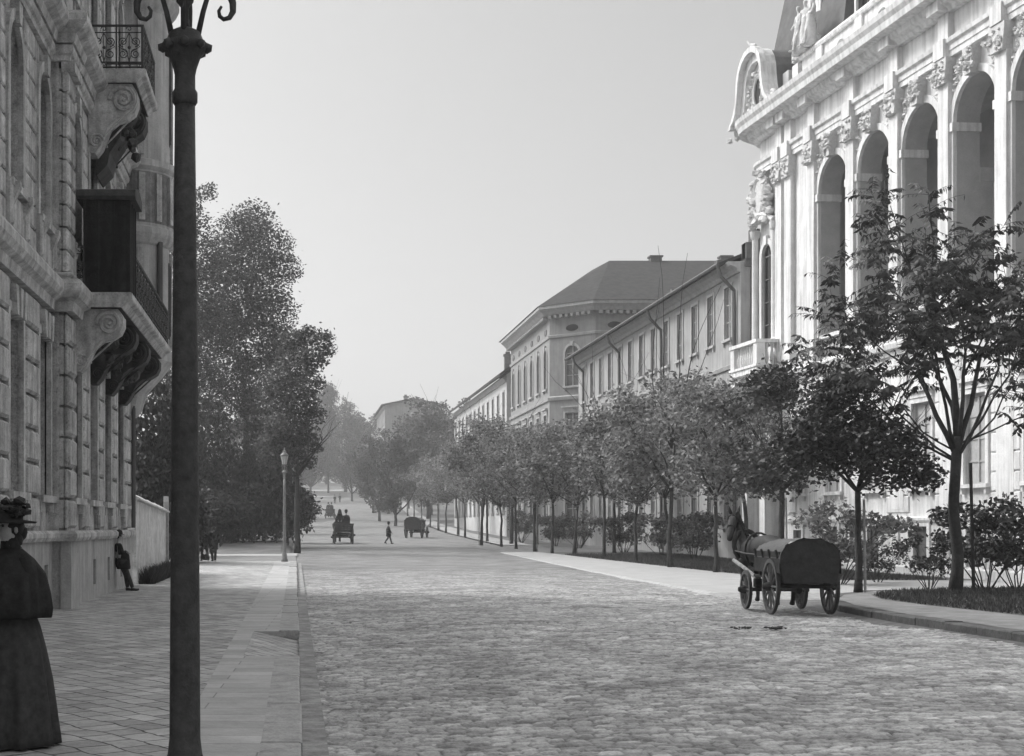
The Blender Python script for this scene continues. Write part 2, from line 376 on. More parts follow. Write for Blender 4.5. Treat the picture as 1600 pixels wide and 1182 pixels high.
# left pavement: stone slabs, a smooth kerb course, a dropped crossing
def slab_mat():
    m = bpy.data.materials.new('pavement_slabs'); t, b = nodes_of(m); N = t.nodes; L = t.links
    geo = N.new('ShaderNodeNewGeometry')
    mp = N.new('ShaderNodeMapping'); mp.inputs['Rotation'].default_value = (0, 0, R(52)); L.new(geo.outputs['Position'], mp.inputs[0])
    nz = N.new('ShaderNodeTexNoise'); nz.inputs['Scale'].default_value = 1.5; nz.inputs['Detail'].default_value = 3
    L.new(mp.outputs[0], nz.inputs['Vector'])
    ad = N.new('ShaderNodeVectorMath'); ad.operation = 'MULTIPLY_ADD'; ad.inputs[1].default_value = (.26, .26, 0); L.new(nz.outputs['Color'], ad.inputs[0]); L.new(mp.outputs[0], ad.inputs[2])
    br = N.new('ShaderNodeTexBrick'); br.inputs['Scale'].default_value = 1.0; br.inputs['Brick Width'].default_value = .34; br.inputs['Row Height'].default_value = .30
    br.inputs['Mortar Size'].default_value = .012; br.inputs['Mortar Smooth'].default_value = .3
    br.inputs['Color1'].default_value = (.28, .28, .28, 1); br.inputs['Color2'].default_value = (.46, .46, .46, 1); br.inputs['Mortar'].default_value = (.07, .07, .07, 1)
    L.new(ad.outputs[0], br.inputs['Vector'])
    n1 = N.new('ShaderNodeTexNoise'); n1.inputs['Scale'].default_value = 2.2; n1.inputs['Detail'].default_value = 9; n1.inputs['Roughness'].default_value = .85; L.new(geo.outputs['Position'], n1.inputs['Vector'])
    mr = N.new('ShaderNodeMapRange'); mr.inputs[1].default_value = .3; mr.inputs[2].default_value = .7; mr.inputs[3].default_value = .6; mr.inputs[4].default_value = 1.4; L.new(n1.outputs[0], mr.inputs[0])
    mu = N.new('ShaderNodeVectorMath'); mu.operation = 'SCALE'; L.new(br.outputs[0], mu.inputs[0]); L.new(mr.outputs[0], mu.inputs['Scale'])
    L.new(mu.outputs[0], b.inputs['Base Color']); b.inputs['Roughness'].default_value = .8; b.inputs['Specular IOR Level'].default_value = .3
    n4 = N.new('ShaderNodeTexNoise'); n4.inputs['Scale'].default_value = 14; n4.inputs['Detail'].default_value = 5; L.new(geo.outputs['Position'], n4.inputs['Vector'])
    sb = N.new('ShaderNodeMath'); sb.operation = 'MULTIPLY_ADD'; sb.inputs[1].default_value = -1.2; L.new(br.outputs['Fac'], sb.inputs[0]); L.new(n4.outputs[0], sb.inputs[2])
    bp = N.new('ShaderNodeBump'); bp.inputs['Strength'].default_value = .7; bp.inputs['Distance'].default_value = .02; L.new(sb.outputs[0], bp.inputs['Height']); L.new(bp.outputs[0], b.inputs['Normal'])
    return m
SW = .12
def band_mat():
    """worn flagstone walk beside the kerb: long slabs laid across, polished by feet"""
    m = bpy.data.materials.new('worn_flagstones'); t, b = nodes_of(m); N = t.nodes; L = t.links
    geo = N.new('ShaderNodeNewGeometry')
    mp = N.new('ShaderNodeMapping'); mp.inputs['Rotation'].default_value = (0, 0, R(2)); L.new(geo.outputs['Position'], mp.inputs[0])
    br = N.new('ShaderNodeTexBrick'); br.inputs['Scale'].default_value = 1.0; br.inputs['Brick Width'].default_value = 1.3; br.inputs['Row Height'].default_value = .42
    br.inputs['Mortar Size'].default_value = .008
    br.inputs['Color1'].default_value = (.32, .32, .32, 1); br.inputs['Color2'].default_value = (.43, .43, .43, 1); br.inputs['Mortar'].default_value = (.2, .2, .2, 1)
    L.new(mp.outputs[0], br.inputs['Vector'])
    n1 = N.new('ShaderNodeTexNoise'); n1.inputs['Scale'].default_value = 1.4; n1.inputs['Detail'].default_value = 9; n1.inputs['Roughness'].default_value = .85; L.new(geo.outputs['Position'], n1.inputs['Vector'])
    mr = N.new('ShaderNodeMapRange'); mr.inputs[1].default_value = .3; mr.inputs[2].default_value = .7; mr.inputs[3].default_value = .72; mr.inputs[4].default_value = 1.25; L.new(n1.outputs[0], mr.inputs[0])
    mu = N.new('ShaderNodeVectorMath'); mu.operation = 'SCALE'; L.new(br.outputs[0], mu.inputs[0]); L.new(mr.outputs[0], mu.inputs['Scale'])
    L.new(mu.outputs[0], b.inputs['Base Color']); b.inputs['Roughness'].default_value = .7
    n4 = N.new('ShaderNodeTexNoise'); n4.inputs['Scale'].default_value = 18; n4.inputs['Detail'].default_value = 5; L.new(geo.outputs['Position'], n4.inputs['Vector'])
    bp = N.new('ShaderNodeBump'); bp.inputs['Strength'].default_value = .4; bp.inputs['Distance'].default_value = .02; L.new(n4.outputs[0], bp.inputs['Height']); L.new(bp.outputs[0], b.inputs['Normal'])
    return m
SWD = [-20, 0, 20, 40, 50, 55, 60, 66]
struct('pavement', sheet(-5.6, -.95, SWD, SW), slab_mat())
band = MB(); sheet(-.95, -.68, SWD, SW+.004, band); sheet(-.68, -.27, [-20, 0, 10, 18.4], SW+.004, band); sheet(-.68, -.27, [22.8, 30, 40, 50, 55, 60, 66], SW+.004, band)
band.add([(-.68, 22.8, -.1), (-.27, 22.8, -.1), (-.27, 22.8, SW+.004), (-.68, 22.8, SW+.004)], [(0, 1, 2, 3)]); band.add([(-.68, 18.4, -.1), (-.27, 18.4, -.1), (-.27, 18.4, SW+.004), (-.68, 18.4, SW+.004)], [(3, 2, 1, 0)])
struct('footway', band, band_mat())
# kerb course with the dropped crossing between 18.7 and 22.6 m
kb = MB()
RA, RB = 18.4, 22.8
for a, b_ in ((-20, RA), (RB, 44.0), (44.0, 66)):
  n_ = max(1, round((b_-a)/1.25))
  for k_ in range(n_):
    x0, x1 = -.27, .05+random.Random(k_+int(a)).uniform(-.014, .012)
    A_, B_ = a, b_
    a0_, b0_ = A_+(B_-A_)*(k_+.006)/n_, A_+(B_-A_)*(k_+.994)/n_
    dz_ = random.Random(k_*7+int(a)).uniform(-.008, .006)
    z0, z1 = gz(a0_)+dz_, gz(b0_)+dz_
    kb.add([(x0, a0_, -.3), (x1, a0_, -.3), (x1, a0_, z0+SW), (x1-.02, a0_, z0+SW+.012), (x0, a0_, z0+SW+.012),
            (x0, b0_, -.3), (x1, b0_, -.3), (x1, b0_, z1+SW), (x1-.02, b0_, z1+SW+.012), (x0, b0_, z1+SW+.012)],
           [(0, 4, 3, 2, 1), (5, 6, 7, 8, 9), (0, 1, 6, 5), (1, 2, 7, 6), (2, 3, 8, 7), (3, 4, 9, 8), (4, 0, 5, 9)])
struct('kerb_stones', kb, M['kerb'])
rp = MB(); rp.add([(-.68, RA, SW), (-.68, RB, SW), (.05, RA+.0, -.01), (.05, RB, -.03), (-.68, RA, -.2), (-.68, RB, -.2)], [(0, 2, 3, 1)])
struct('crossing_ramp', rp, slab_mat())
# gap in the footway band above the ramp is bridged by the ramp itself
gt = MB(); sheet(.05, .26, [-5, 10, 20, 30, 40, 50, 60, 66], .03, gt)
struct('gutter', gt, mat('gutter_stones', .27, var=.45, scale=3, spots=.4, bump=.6, bscale=20))
# right: kerbed island with grass, a carriage drive, the promenade walk and lawns
ISL = [(11.35, -10), (11.35, 10), (11.35, 20), (11.37, 27), (11.6, 30), (12.2, 32.6), (13.2, 34.8), (14.8, 36.8), (17.5, 38.2), (22, 38.8), (60, 39.2)]
def offs(poly, o):
    out = []
    for i, p in enumerate(poly):
        a = Vector(poly[max(i-1, 0)]); b = Vector(poly[min(i+1, len(poly)-1)]); d = (b-a).normalized()
        out.append((p[0]+d.y*o, p[1]-d.x*o))
    return out
kb2 = MB(); 
rk = random.Random(17)
for i_ in range(len(ISL)-1):
    a_, b_ = Vector(ISL[i_]), Vector(ISL[i_+1]); n_ = max(1, round((b_-a_).length/1.15)) if b_.y > a_.y+.3 or i_ > 5 else 1
    if i_ > 8: n_ = 30
    pa_, pb_ = Vector(offs(ISL, .32)[i_]), Vector(offs(ISL, .32)[i_+1])
    for k_ in range(n_):
        t0, t1 = (k_+.008)/n_, (k_+1-.008)/n_; h_ = .155+rk.uniform(-.012, .01); j_ = rk.uniform(-.012, .012)
        q = [a_.lerp(b_, t0), a_.lerp(b_, t1), pa_.lerp(pb_, t1), pa_.lerp(pb_, t0)]; nn = (q[0]-q[3]).normalized()
        lo_ = [(p.x+nn.x*j_, p.y+nn.y*j_) for p in q]; c_ = .02
        kb2.add([(x, y, -.2) for x, y in lo_]+[(x, y, h_-(.02 if m < 2 else 0)) for m, (x, y) in enumerate(lo_)]+[(lo_[0][0]-nn.x*c_, lo_[0][1]-nn.y*c_, h_), (lo_[1][0]-nn.x*c_, lo_[1][1]-nn.y*c_, h_)],
                [(0, 3, 2, 1), (0, 1, 5, 4), (1, 2, 6, 9, 5), (2, 3, 7, 6), (3, 0, 4, 8, 7), (4, 5, 9, 8), (8, 9, 6, 7)])

struct('island_kerb', kb2, mat('island_kerb_granite', .12, var=.35, scale=4, spots=.4, bump=.5, bscale=30))
def strip(pa, pb, za, zb, mb=None):
    mb = mb or MB(); n = len(pa)
    return mb.add([(p[0], p[1], gz(p[1])+za) for p in pa]+[(p[0], p[1], gz(p[1])+zb) for p in pb], [(i, i+1, n+i+1, n+i) for i in range(n-1)])
I1 = offs(ISL, .32); I2 = [offs(ISL, o_)[i] for i, o_ in enumerate((2.3, 2.3, 2.3, 2.1, 1.7, 1.25, .95, .85, .9, 1.0, 1.0))]
struct('island_walk', strip(I1, I2, .155, .17), mat('trodden_earth', .22, var=.3, scale=2.5, bump=.5, bscale=25))
far_ = [(60, p[1]-1.5 if i < 8 else p[1]-1.4) for i, p in enumerate(I2)]
struct('island_lawn', strip(I2, far_, .17, .18), M['lawn'])
struct('wet_gutter', strip(offs(ISL, -.5)[:7], offs(ISL, .02)[:7], -.055, .012), M['gutter'])
pth = MB()
sheet(lambda d: kerbx(d)-.03, lambda d: 60 if d < 47 else 16.9-(d-47)*.052, [38.2, 40, 43, 46.99, 47.0, 55, 65, 75, 86], .03, pth)
struct('gravel_walk', pth, M['path'])
edd = [38.2, 40, 43, 47, 55, 65, 75, 86]; pe = MB(); pe.add([(kerbx(d)-.34, d, gz(d)-.09) for d in edd]+[(kerbx(d)-.03, d, gz(d)+.031) for d in edd], [(i, i+1, 9+i, 8+i) for i in range(7)]); pe.add([(kerbx(38)-.34, 37.0, -.09), (17, 37.0, -.09), (17, 38.25, .0295), (kerbx(38)-.34, 38.25, .0295)], [(0, 1, 2, 3)]); struct('walk_edging', pe, M['kerb'])
struct('park_lawn', sheet(lambda d: 16.9-(d-47)*.052, 60, [47.05, 55, 65, 75, 86], .03), M['lawnlt'])
struct('side_street', sheet(12.6, 80, [87, 92, 97, 104], .012), mat('side_street_setts', .2, var=.3, scale=2, bump=.6, bscale=14))
struct('far_walk', sheet(lambda d: kerbx(d)+2.2, lambda d: kerbx(d)+4.5, [104, 120, 150, 190, 230, 270, 320, 360, 400], .05), M['path'])
# left park
LP = MB(); v = []; f = []
LD = [66, 75, 80, 84, 88, 93, 100, 130, 170, 220, 280, 340, 420]
def lawnz(d): return gz(d)+float(np.interp(d, [66, 80, 84, 90, 110, 420], [.02, .02, .12, .42, .5, .5]))
for i, d in enumerate(LD):
    v += [(-90, d, lawnz(d)), (-.9, d, lawnz(d)), (-.3, d, gz(d)-.02)]
    if i: f += [(3*i-3, 3*i-2, 3*i+1, 3*i), (3*i-2, 3*i-1, 3*i+2, 3*i+1)]
LP.add(v, f); struct('bank_lawn', LP, M['lawnlt'])
struct('cross_walk', sheet(-40, .1, [77.5, 80, 82.6], .045), M['path'])
struct('cross_street', sheet(-40, .02, [66.02, 70, 74, 77.5], .03), mat('cross_street_setts', .2, var=.3, scale=2, bump=.6, bscale=14))
struct('yard', sheet(-60, -5.6, [41, 46, 52, 60, 65.9], .02), M['lawn'])
# pale footpaths winding across the top of the hill
for nm, ds, xa, xb in (('hill_path', [318, 326], -6, 9), ('hill_path', [352, 362], -3, 12), ):
    struct(nm, sheet(xa, xb, ds, .12), M['path'])
# grass on the island, thin blades nobody could count
rs = np.random.RandomState(2)
def blades(n, xr, dr, h, z, test=None):
    x = rs.uniform(*xr, n); d = dr[0]+(dr[1]-dr[0])*rs.rand(n)**1.0
    keep = test(x, d) if test else np.ones(n, bool); x = x[keep]; d = d[keep]; n = len(x)
    zz = np.interp(d, _gd, _gz)+z
    a = rs.uniform(0, 6.28, n); hh = h*rs.uniform(.5, 1.3, n); wd = .012+.012*rs.rand(n)
    lx = rs.normal(0, .35, n)*hh; ly = rs.normal(0, .35, n)*hh
    p0 = np.stack([x-np.cos(a)*wd, d-np.sin(a)*wd, zz], -1); p1 = np.stack([x+np.cos(a)*wd, d+np.sin(a)*wd, zz], -1)
    tp = np.stack([x+lx, d+ly, zz+hh], -1); tq = tp+np.stack([np.cos(a)*wd*.3, np.sin(a)*wd*.3, 0*wd], -1)
    return np.stack([p0, p1, tq, tp], 1)
i2x = np.array([p[0] for p in I2[:9]]); i2d = np.array([p[1] for p in I2[:9]])
Pg = blades(42000, (12.6, 24), (18, 37.6), .10, .16, lambda x, d: x > np.interp(d, i2d, i2x)+.05)
Pg2 = blades(30000, (15.2, 22.0), (47.3, 80), .12, .02, lambda x, d: x > 16.95-(d-47)*.052)
o = link('grass', quadmesh('grass', np.concatenate([Pg, Pg2])), M['grass']); o['kind'] = 'stuff'; tag(o, 'short dark grass on the lawns along the right side of the street', 'grass', kind='stuff')
# ------------------------------------------------------------------ buildings
class Facade:
    """a facade frame: local x along the wall, local y inwards, z up; parts are parented to the building's Empty"""
    def __init__(s, root, ox, oy, ang):
        s.root = root; s.ox = ox; s.oy = oy; s.a = ang
    def put(s, o, u=0, y=0, z=0):
        c, sn = math.cos(s.a), math.sin(s.a)
        wx = s.ox+c*u-sn*y; wy = s.oy+sn*u+c*y
        o.parent = s.root; L_ = s.root.location
        o.location = (wx-L_.x, wy-L_.y, z-L_.z); o.rotation_euler = (0, 0, s.a); return o
    def world(s, u, y, z):
        c, sn = math.cos(s.a), math.sin(s.a); return (s.ox+c*u-sn*y, s.oy+sn*u+c*y, z)
    def build(s, name, mb, material, u=0, y=0, z=0, smooth=False, label=None):
        o = mb.build(name, material, None, smooth); s.put(o, u, y, z)
        if label: o['label'] = label
        return o
def arcpts(uc, w, zt, n=12):
    r = w/2; zs = zt-r
    return [(uc-r*math.cos(math.pi*i/n), zs+r*math.sin(math.pi*i/n)) for i in range(n+1)]
def wall(mb, u0, u1, z0, z1, y0, th, ops):
    """solid wall band with real openings; ops = (uc, w, zb, zt, arched)"""
    cur = u0
    for uc, w_, zb, zt, ar in sorted(ops):
        a, b = uc-w_/2, uc+w_/2
        if a > cur+1e-4: mb.box(cur, a, y0, y0+th, z0, z1)
        if zb > z0+1e-4: mb.box(a, b, y0, y0+th, z0, zb)
        if ar:
            p = arcpts(uc, w_, zt)
            for i in range(len(p)-1):
                mb.prism([p[i], p[i+1], (p[i+1][0], z1), (p[i][0], z1)], y0, y0+th)
        elif zt < z1-1e-4: mb.box(a, b, y0, y0+th, zt, z1)
        cur = b
    if cur < u1-1e-4: mb.box(cur, u1, y0, y0+th, z0, z1)
    return mb
WCACHE = {}
def window(fc, uc, w_, zb, zt, arch, y, fm, sur=None, surw=.14, surd=.07, sill=True, nrow=3, mid=True, surm=None, rec=.18, ey=0, name='window', glass='glass'):
    """window > window_frame mesh (the thing), pane, surround, sill"""
    h = zt-zb; key = (round(w_, 3), round(h, 3), arch, fm, sur, sill, nrow, mid, surw, surd, rec, name, glass)
    if key not in WCACHE:
        fr = MB(); t = .06; r = w_/2
        zs = h-r if arch else h
        fr.box(-w_/2, -w_/2+t, rec-.04, rec+.04, 0, zs); fr.box(w_/2-t, w_/2, rec-.04, rec+.04, 0, zs)
        fr.box(-w_/2+t, w_/2-t, rec-.04, rec+.04, 0, t)
        if arch:
            p = arcpts(0, w_, h); q = [(a*(r-t)/r, zs+(b-zs)*(r-t)/r) for a, b in p]
            for i in range(len(p)-1): fr.prism([p[i], p[i+1], q[i+1], q[i]], rec-.04, rec+.04)
            fr.box(-w_/2+t, w_/2-t, rec-.045, rec+.045, zs-t/2, zs+t/2)
        else: fr.box(-w_/2+t, w_/2-t, rec-.04, rec+.04, h-t, h)
        if mid: fr.box(-.035, .035, rec-.05, rec+.05, t, h-t-.01)
        for k in range(1, nrow):
            z = zs*k/nrow; fr.box(-w_/2+t, w_/2-t, rec-.03, rec+.03, z-.025, z+.025)
        pn = MB()
        poly = [(-w_/2+.01, .01)]+([(a*.98, zs+(b-zs)*.98) for a, b in arcpts(0, w_, h)] if arch else [(-w_/2+.01, h-.01), (w_/2-.01, h-.01)])+[(w_/2-.01, .01)]
        pn.prism(poly, rec+.005, rec+.02)
        sm = MB(); g = surw
        if sur:
            sm.box(-w_/2-g, -w_/2, -surd, .03, 0, zs); sm.box(w_/2, w_/2+g, -surd, .03, 0, zs)
            if arch:
                p = arcpts(0, w_, h); q = [(a*(r+g)/r, zs+(b-zs)*(r+g)/r) for a, b in p]
                for i in range(len(p)-1): sm.prism([p[i], p[i+1], q[i+1], q[i]], -surd, .03)
                sm.prism([(-.11, h-.06), (.11, h-.06), (.17, h+g+.12), (-.17, h+g+.12)], -surd-.07, .02)
            else:
                sm.box(-w_/2-g, w_/2+g, -surd, .03, h, h+g)
                if sur == 'hood': sm.box(-w_/2-g-.1, w_/2+g+.1, -surd-.16, .02, h+g+.22, h+g+.34); sm.box(-w_/2-g, w_/2+g, -surd-.04, .02, h+g+.002, h+g+.219)
                if sur == 'key':
                    for q in (-.27, 0, .27): sm.prism([(q*w_-.08, h-.05), (q*w_+.08, h-.05), (q*w_*1.35+.12, h+g+.3), (q*w_*1.35-.12, h+g+.3)], -surd-.09, .02)
        sl = MB()
        if sill:
            sl.box(-w_/2-g-.05, w_/2+g+.05, -surd-.1, .12, -.14, -.003)
            for q in (-1, 1): sl.box(q*(w_/2+g*.3)-.06, q*(w_/2+g*.3)+.06, -surd-.04, .02, -.34, -.143)
        WCACHE[key] = (fr.mesh(name), pn.mesh('pane'), sm.mesh('surround') if sur else None, sl.mesh('sill') if sill else None)
    a, b, c, d = WCACHE[key]
    o = link(name, a, M[fm]); fc.put(o, uc, y, zb)
    link('pane', b, M[glass], o)
    if c: link('surround', c, surm, o)
    if d: link('sill', d, surm, o)
    return o
def volute(mb, cx, cz, r, y, axis='x', turns=2.2, rad=.03, flip=1):
    """raised spiral on the cheek of a console, in the plane y-z at x = y argument"""
    pts = []; n = int(26*turns)
    for i in range(n+1):
        q = 2*math.pi*turns*i/n; rr = r*(1-.86*i/n)
        pts.append((y, cx+flip*rr*math.cos(q), cz+rr*math.sin(q)))
    mb.tube(pts, [rad*(1-.4*i/n) for i in range(n+1)], 6)
    mb.blob((y, cx, cz), r*.18, 1, .02, 1)
def console(mb, u0, u1, yo, zt, depth, h):
    """scroll bracket: profile in y-z (yo wall plane, outwards negative), extruded from u0 to u1"""
    P = [(yo, zt)]
    P += [(yo-depth*.9, zt), (yo-depth, zt-.12*h)]
    P += [(yo-depth*1.0, zt-.26*h), (yo-depth*.93, zt-.38*h), (yo-depth*.78, zt-.46*h), (yo-depth*.58, zt-.50*h), (yo-depth*.42, zt-.60*h), (yo-depth*.33, zt-.76*h), (yo-depth*.25, zt-.9*h), (yo-depth*.14, zt-h), (yo, zt-h)]
    mb.prism(P, u0, u1, 'x')
    for uu in (u0-.005, u1+.005):
        volute(mb, yo-depth*.72, zt-.23*h, .20*h, uu, rad=.034*h/.9)
        volute(mb, yo-depth*.17, zt-.83*h, .10*h, uu, rad=.02*h/.9, flip=-1)
        mb.tube([(uu, yo-depth*(.95-.7*t)+0.0, zt-h*(.30+.52*t)+.0) for t in (0, .25, .5, .75, 1)], .022, 5)
def scroll2(mb, pts2, y, rad, plane):
    mb.tube([(p[0], y, p[1]) if plane == 'u' else (y, p[0], p[1]) for p in pts2], rad, 5)
def spiral2(cx, cz, r, a0=0, turns=1.3, d=1, n=18):
    return [(cx+d*(r*(1-.75*i/n))*math.cos(a0+2*math.pi*turns*i/n), cz+(r*(1-.75*i/n))*math.sin(a0+2*math.pi*turns*i/n)) for i in range(n+1)]
def railing(a, b, y, z0, h, plane, belly=0.0):
    """wrought iron panel from a to b"""
    mb = MB()
    def bar(p0, p1, r): scroll2(mb, [p0, p1], y, r, plane)
    bar((a, z0+h), (b, z0+h), .03); bar((a, z0+.05), (b, z0+.05), .022); bar((a, z0+h-.16), (b, z0+h-.16), .014); bar((a, z0+.17), (b, z0+.17), .014)
    n = max(1, round((b-a)/.62)); st = (b-a)/n
    for i in range(n+1): bar((a+i*st, z0), (a+i*st, z0+h), .018)
    for i in range(n):
        c = a+(i+.5)*st; m = z0+h*.5
        for sx in (-1, 1):
            scroll2(mb, spiral2(c+sx*st*.24, m+h*.13, st*.2, -math.pi/2, 1.5, sx), y, .012, plane)
            scroll2(mb, spiral2(c+sx*st*.24, m-h*.15, st*.2, math.pi/2, 1.5, sx), y, .012, plane)
            scroll2(mb, [(c, z0+.17), (c+sx*st*.1, m-h*.1), (c+sx*st*.42, m+h*.02), (c+sx*st*.12, m+h*.18), (c, z0+h-.16)], y, .011, plane)
        scroll2(mb, spiral2(c, z0+h-.08, .07, 0, 1.0, 1, 10), y, .012, plane); scroll2(mb, spiral2(c, z0+.11, .055, 0, 1.0, 1, 10), y, .01, plane)
        bar((c, z0+.17), (c, z0+h-.16), .012)
        mb.blob((c, y, m) if plane == 'u' else (y, c, m), .045, i, .2)
    return mb
SCR = [(0, 0)]
# ============ left: sooty palais ============
LB = empty('stone_palais', (-5.0, 30, 0)); tag(LB, 'tall soot-darkened stone palais with arched windows and two ornate balconies along the left pavement', 'building')
fl = Facade(LB, -4.85, 0, R(90))            # u = distance along the street, y inwards (-X)
UA, UB, UE = 4.0, 29.2, 41.2
WA = [5.15+2.9*i for i in range(9)]          # window axes of the set-back part ... 25.45, 28.35
WB = [31.1, 33.6, 36.15, 38.75]
YA = .22
g = MB()
for u0, u1, y0, ws in ((UA, UB, YA, WA), (UB, UE, 0, WB)):
    wall(g, u0, u1, -.3, 1.72, y0+.02, .6, [(u, .55, .35, 1.1, False) for u in ws])
    wall(g, u0, u1, 1.72, 6.45, y0+.06, .6, [(u, 1.2, 2.45, 5.65, False) for u in ws])
    wall(g, u0, u1, 6.45, 11.6, y0+.06, .6, [(u, 1.15, 7.95, 10.95, True) for u in ws])
    wall(g, u0, u1, 11.6, 17.6, y0+.06, .6, [(u, 1.15, 13.3, 16.3, True) for u in ws])
g.box(UE-.4, UE, .66, 14, -.3, 17.6); g.box(UA, UA+.4, .9, 14, -.3, 17.6); g.box(UA+.4, UE-.4, 13.6, 14, -.3, 17.6)
fl.build('wall', g, M['stoneL'])
fr = MB(); fr.box(UA+.4, UE-.4, .9, 13.6, 6.3, 6.5); fr.box(UA+.4, UE-.4, .9, 13.6, 11.5, 11.7)
fl.build('floor', fr, M['shadedark'])
rf = MB(); rf.prism([(-.5, 17.95), (14.5, 17.95), (11, 21), (3.5, 21)], UA-.2, UE+.3, 'x'); fl.build('roof', rf, M['roof'])
# rustication: real blocks with open joints on both storeys
ru = MB()
def piers(ws, w_, u0, u1):
    e = [u0]+[x for u in sorted(ws) for x in (u-w_/2, u+w_/2)]+[u1]
    return [(e[i], e[i+1]) for i in range(0, len(e), 2)]
for u0, u1, y0, ws in ((UA, UB-.03, YA, WA), (UB, UE, 0, WB)):
    for a, b in piers(ws, 1.2+.34, u0, u1):
        if b-a < .1: continue
        n = 7; z = 1.76
        for k in range(n):
            hh = (6.25-1.76)/n
            ru.bev(a+.015, b-.015, y0-.07, y0+.055, z+k*hh+.03, z+(k+1)*hh-.03, .05)
    for a, b in piers(ws, 1.15+.56, u0, u1):
        if b-a < .1: continue
        n = 9; hh = (11.35-7.1)/n
        for k in range(n): ru.bev(a+.01, b-.01, y0-.015, y0+.055, 7.1+k*hh+.018, 7.1+(k+1)*hh-.018, .025)
    for a, b in piers(ws, 1.15+.56, u0, u1):
        if b-a < .1: continue
        n = 9; hh = (17.3-12.6)/n
        for k in range(n): ru.bev(a+.01, b-.01, y0-.0, y0+.055, 12.6+k*hh+.018, 12.6+(k+1)*hh-.018, .025)
# quoin pier at the break of the facade, standing proud
for k in range(7):
    hh = (6.25-1.76)/7; ru.bev(UB-.02, UB+1.0, -.17, -.075, 1.76+k*hh+.03, 1.76+(k+1)*hh-.03, .06)
for k in range(9):
    hh = (11.3-7.1)/9; ru.bev(UB-.02, UB+.95, -.14, -.02, 7.1+k*hh+.02, 7.1+(k+1)*hh-.02, .04)
fl.build('rustication', ru, M['stoneL'])
# plinth and its ledge
pl = MB()
for u0, u1, y0, ws in ((UA, UB-.16, YA, WA), (UB+1.0, UE, 0, WB)):
    wall(pl, u0, u1, -.1, 1.52, y0-.05, .068, [(u, .42, .45, 1.05, False) for u in ws])
pl.box(UB-.16, UB+1.0, -.22, .0, -.1, 1.52)
fl.build('plinth', pl, M['plinthL'])
lg = MB(); P = [(0, 1.525), (.13, 1.525), (.17, 1.60), (.17, 1.68), (.10, 1.74), (0, 1.74)]
lg.sweep(P, [(UA, YA-.0), (UB-.16, YA-.0), (UB-.16, -.2), (UB+1.0, -.2), (UB+1.0, 0), (UE+.02, 0), (UE+.02, 2)][::1])
fl.build('ledge', lg, M['stoneL2'])
for u in WA+WB:
    cw = MB(); cw.box(u-.21, u+.21, .1+(YA if u < UB else 0), .14+(YA if u < UB else 0), .45, 1.05); fl.build('cellar_opening', cw, M['glass'])
sc_ = MB()
def course(z0, h, out):
    P = [(-.05, z0), (out*.35, z0), (out*.45, z0+h*.3), (out*.8, z0+h*.42), (out, z0+h*.62), (out, z0+h*.86), (out*.86, z0+h), (-.05, z0+h)]
    pa = [(UA, YA), (UB-.1, YA), (UB-.1, -.14), (UB+1.0, -.14), (UB+1.0, 0), (UE, 0)]
    sc_.sweep(P, pa)
course(6.27, .62, .34); course(6.93, .14, .12)
course(11.45, .30, .14); course(11.78, .58, .46); course(16.9, 1.0, .8)
fl.build('string_course', sc_, M['stoneL2'])
# frieze ornaments, aprons below the first floor windows
for u in WA+WB:
    ap = MB()
    y0 = YA if u < UB else 0
    ap.bev(u-.62, u+.62, y0-.05, y0+.055, 7.12, 7.78, .04)
    for q in (-.74, .74): ap.bev(u+q-.11, u+q+.11, y0-.12, y0+.05, 7.12, 7.92, .04)
    for q in (-.6, .6): ap.prism([(y0, 7.9), (y0-.22, 7.9), (y0-.22, 7.8), (y0-.08, 7.5), (y0, 7.45)], u+q-.09, u+q+.09, 'x')
    fl.build('apron', ap, M['stoneL2'])
pil = MB()
for u in (UB+.0,):
    pil.box(u, u+.8, -.10, .05, 12.5, 16.8)
    pil.prism([(u-.02, 11.25), (u+.86, 11.25), (u+.95, 11.44), (u-.1, 11.44)], -.28, .0)
fl.build('pilaster', pil, M['stoneL2'])
for u in WA[-4:]+WB:
    y0 = (YA if u < UB else 0)+.06
    window(fl, u, 1.2, 2.45, 5.65, False, y0, 'framedk', 'key', .17, .1, True, 4, True, M['stoneL2'], rec=.30)
    window(fl, u, 1.15, 7.95, 10.95, True, y0, 'framedk', 'arch', .2, .1, True, 3, True, M['stoneL2'], rec=.34)
    window(fl, u, 1.15, 13.3, 16.3, True, y0, 'framedk', 'arch', .2, .1, True, 3, True, M['stoneL2'], rec=.34)
for u in WA[:-4]:
    y0 = YA+.06
    window(fl, u, 1.2, 2.45, 5.65, False, y0, 'framedk', 'key', .17, .1, True, 4, True, M['stoneL2'], rec=.30)
    window(fl, u, 1.15, 7.95, 10.95, True, y0, 'framedk', 'arch', .2, .1, True, 3, True, M['stoneL2'], rec=.34)
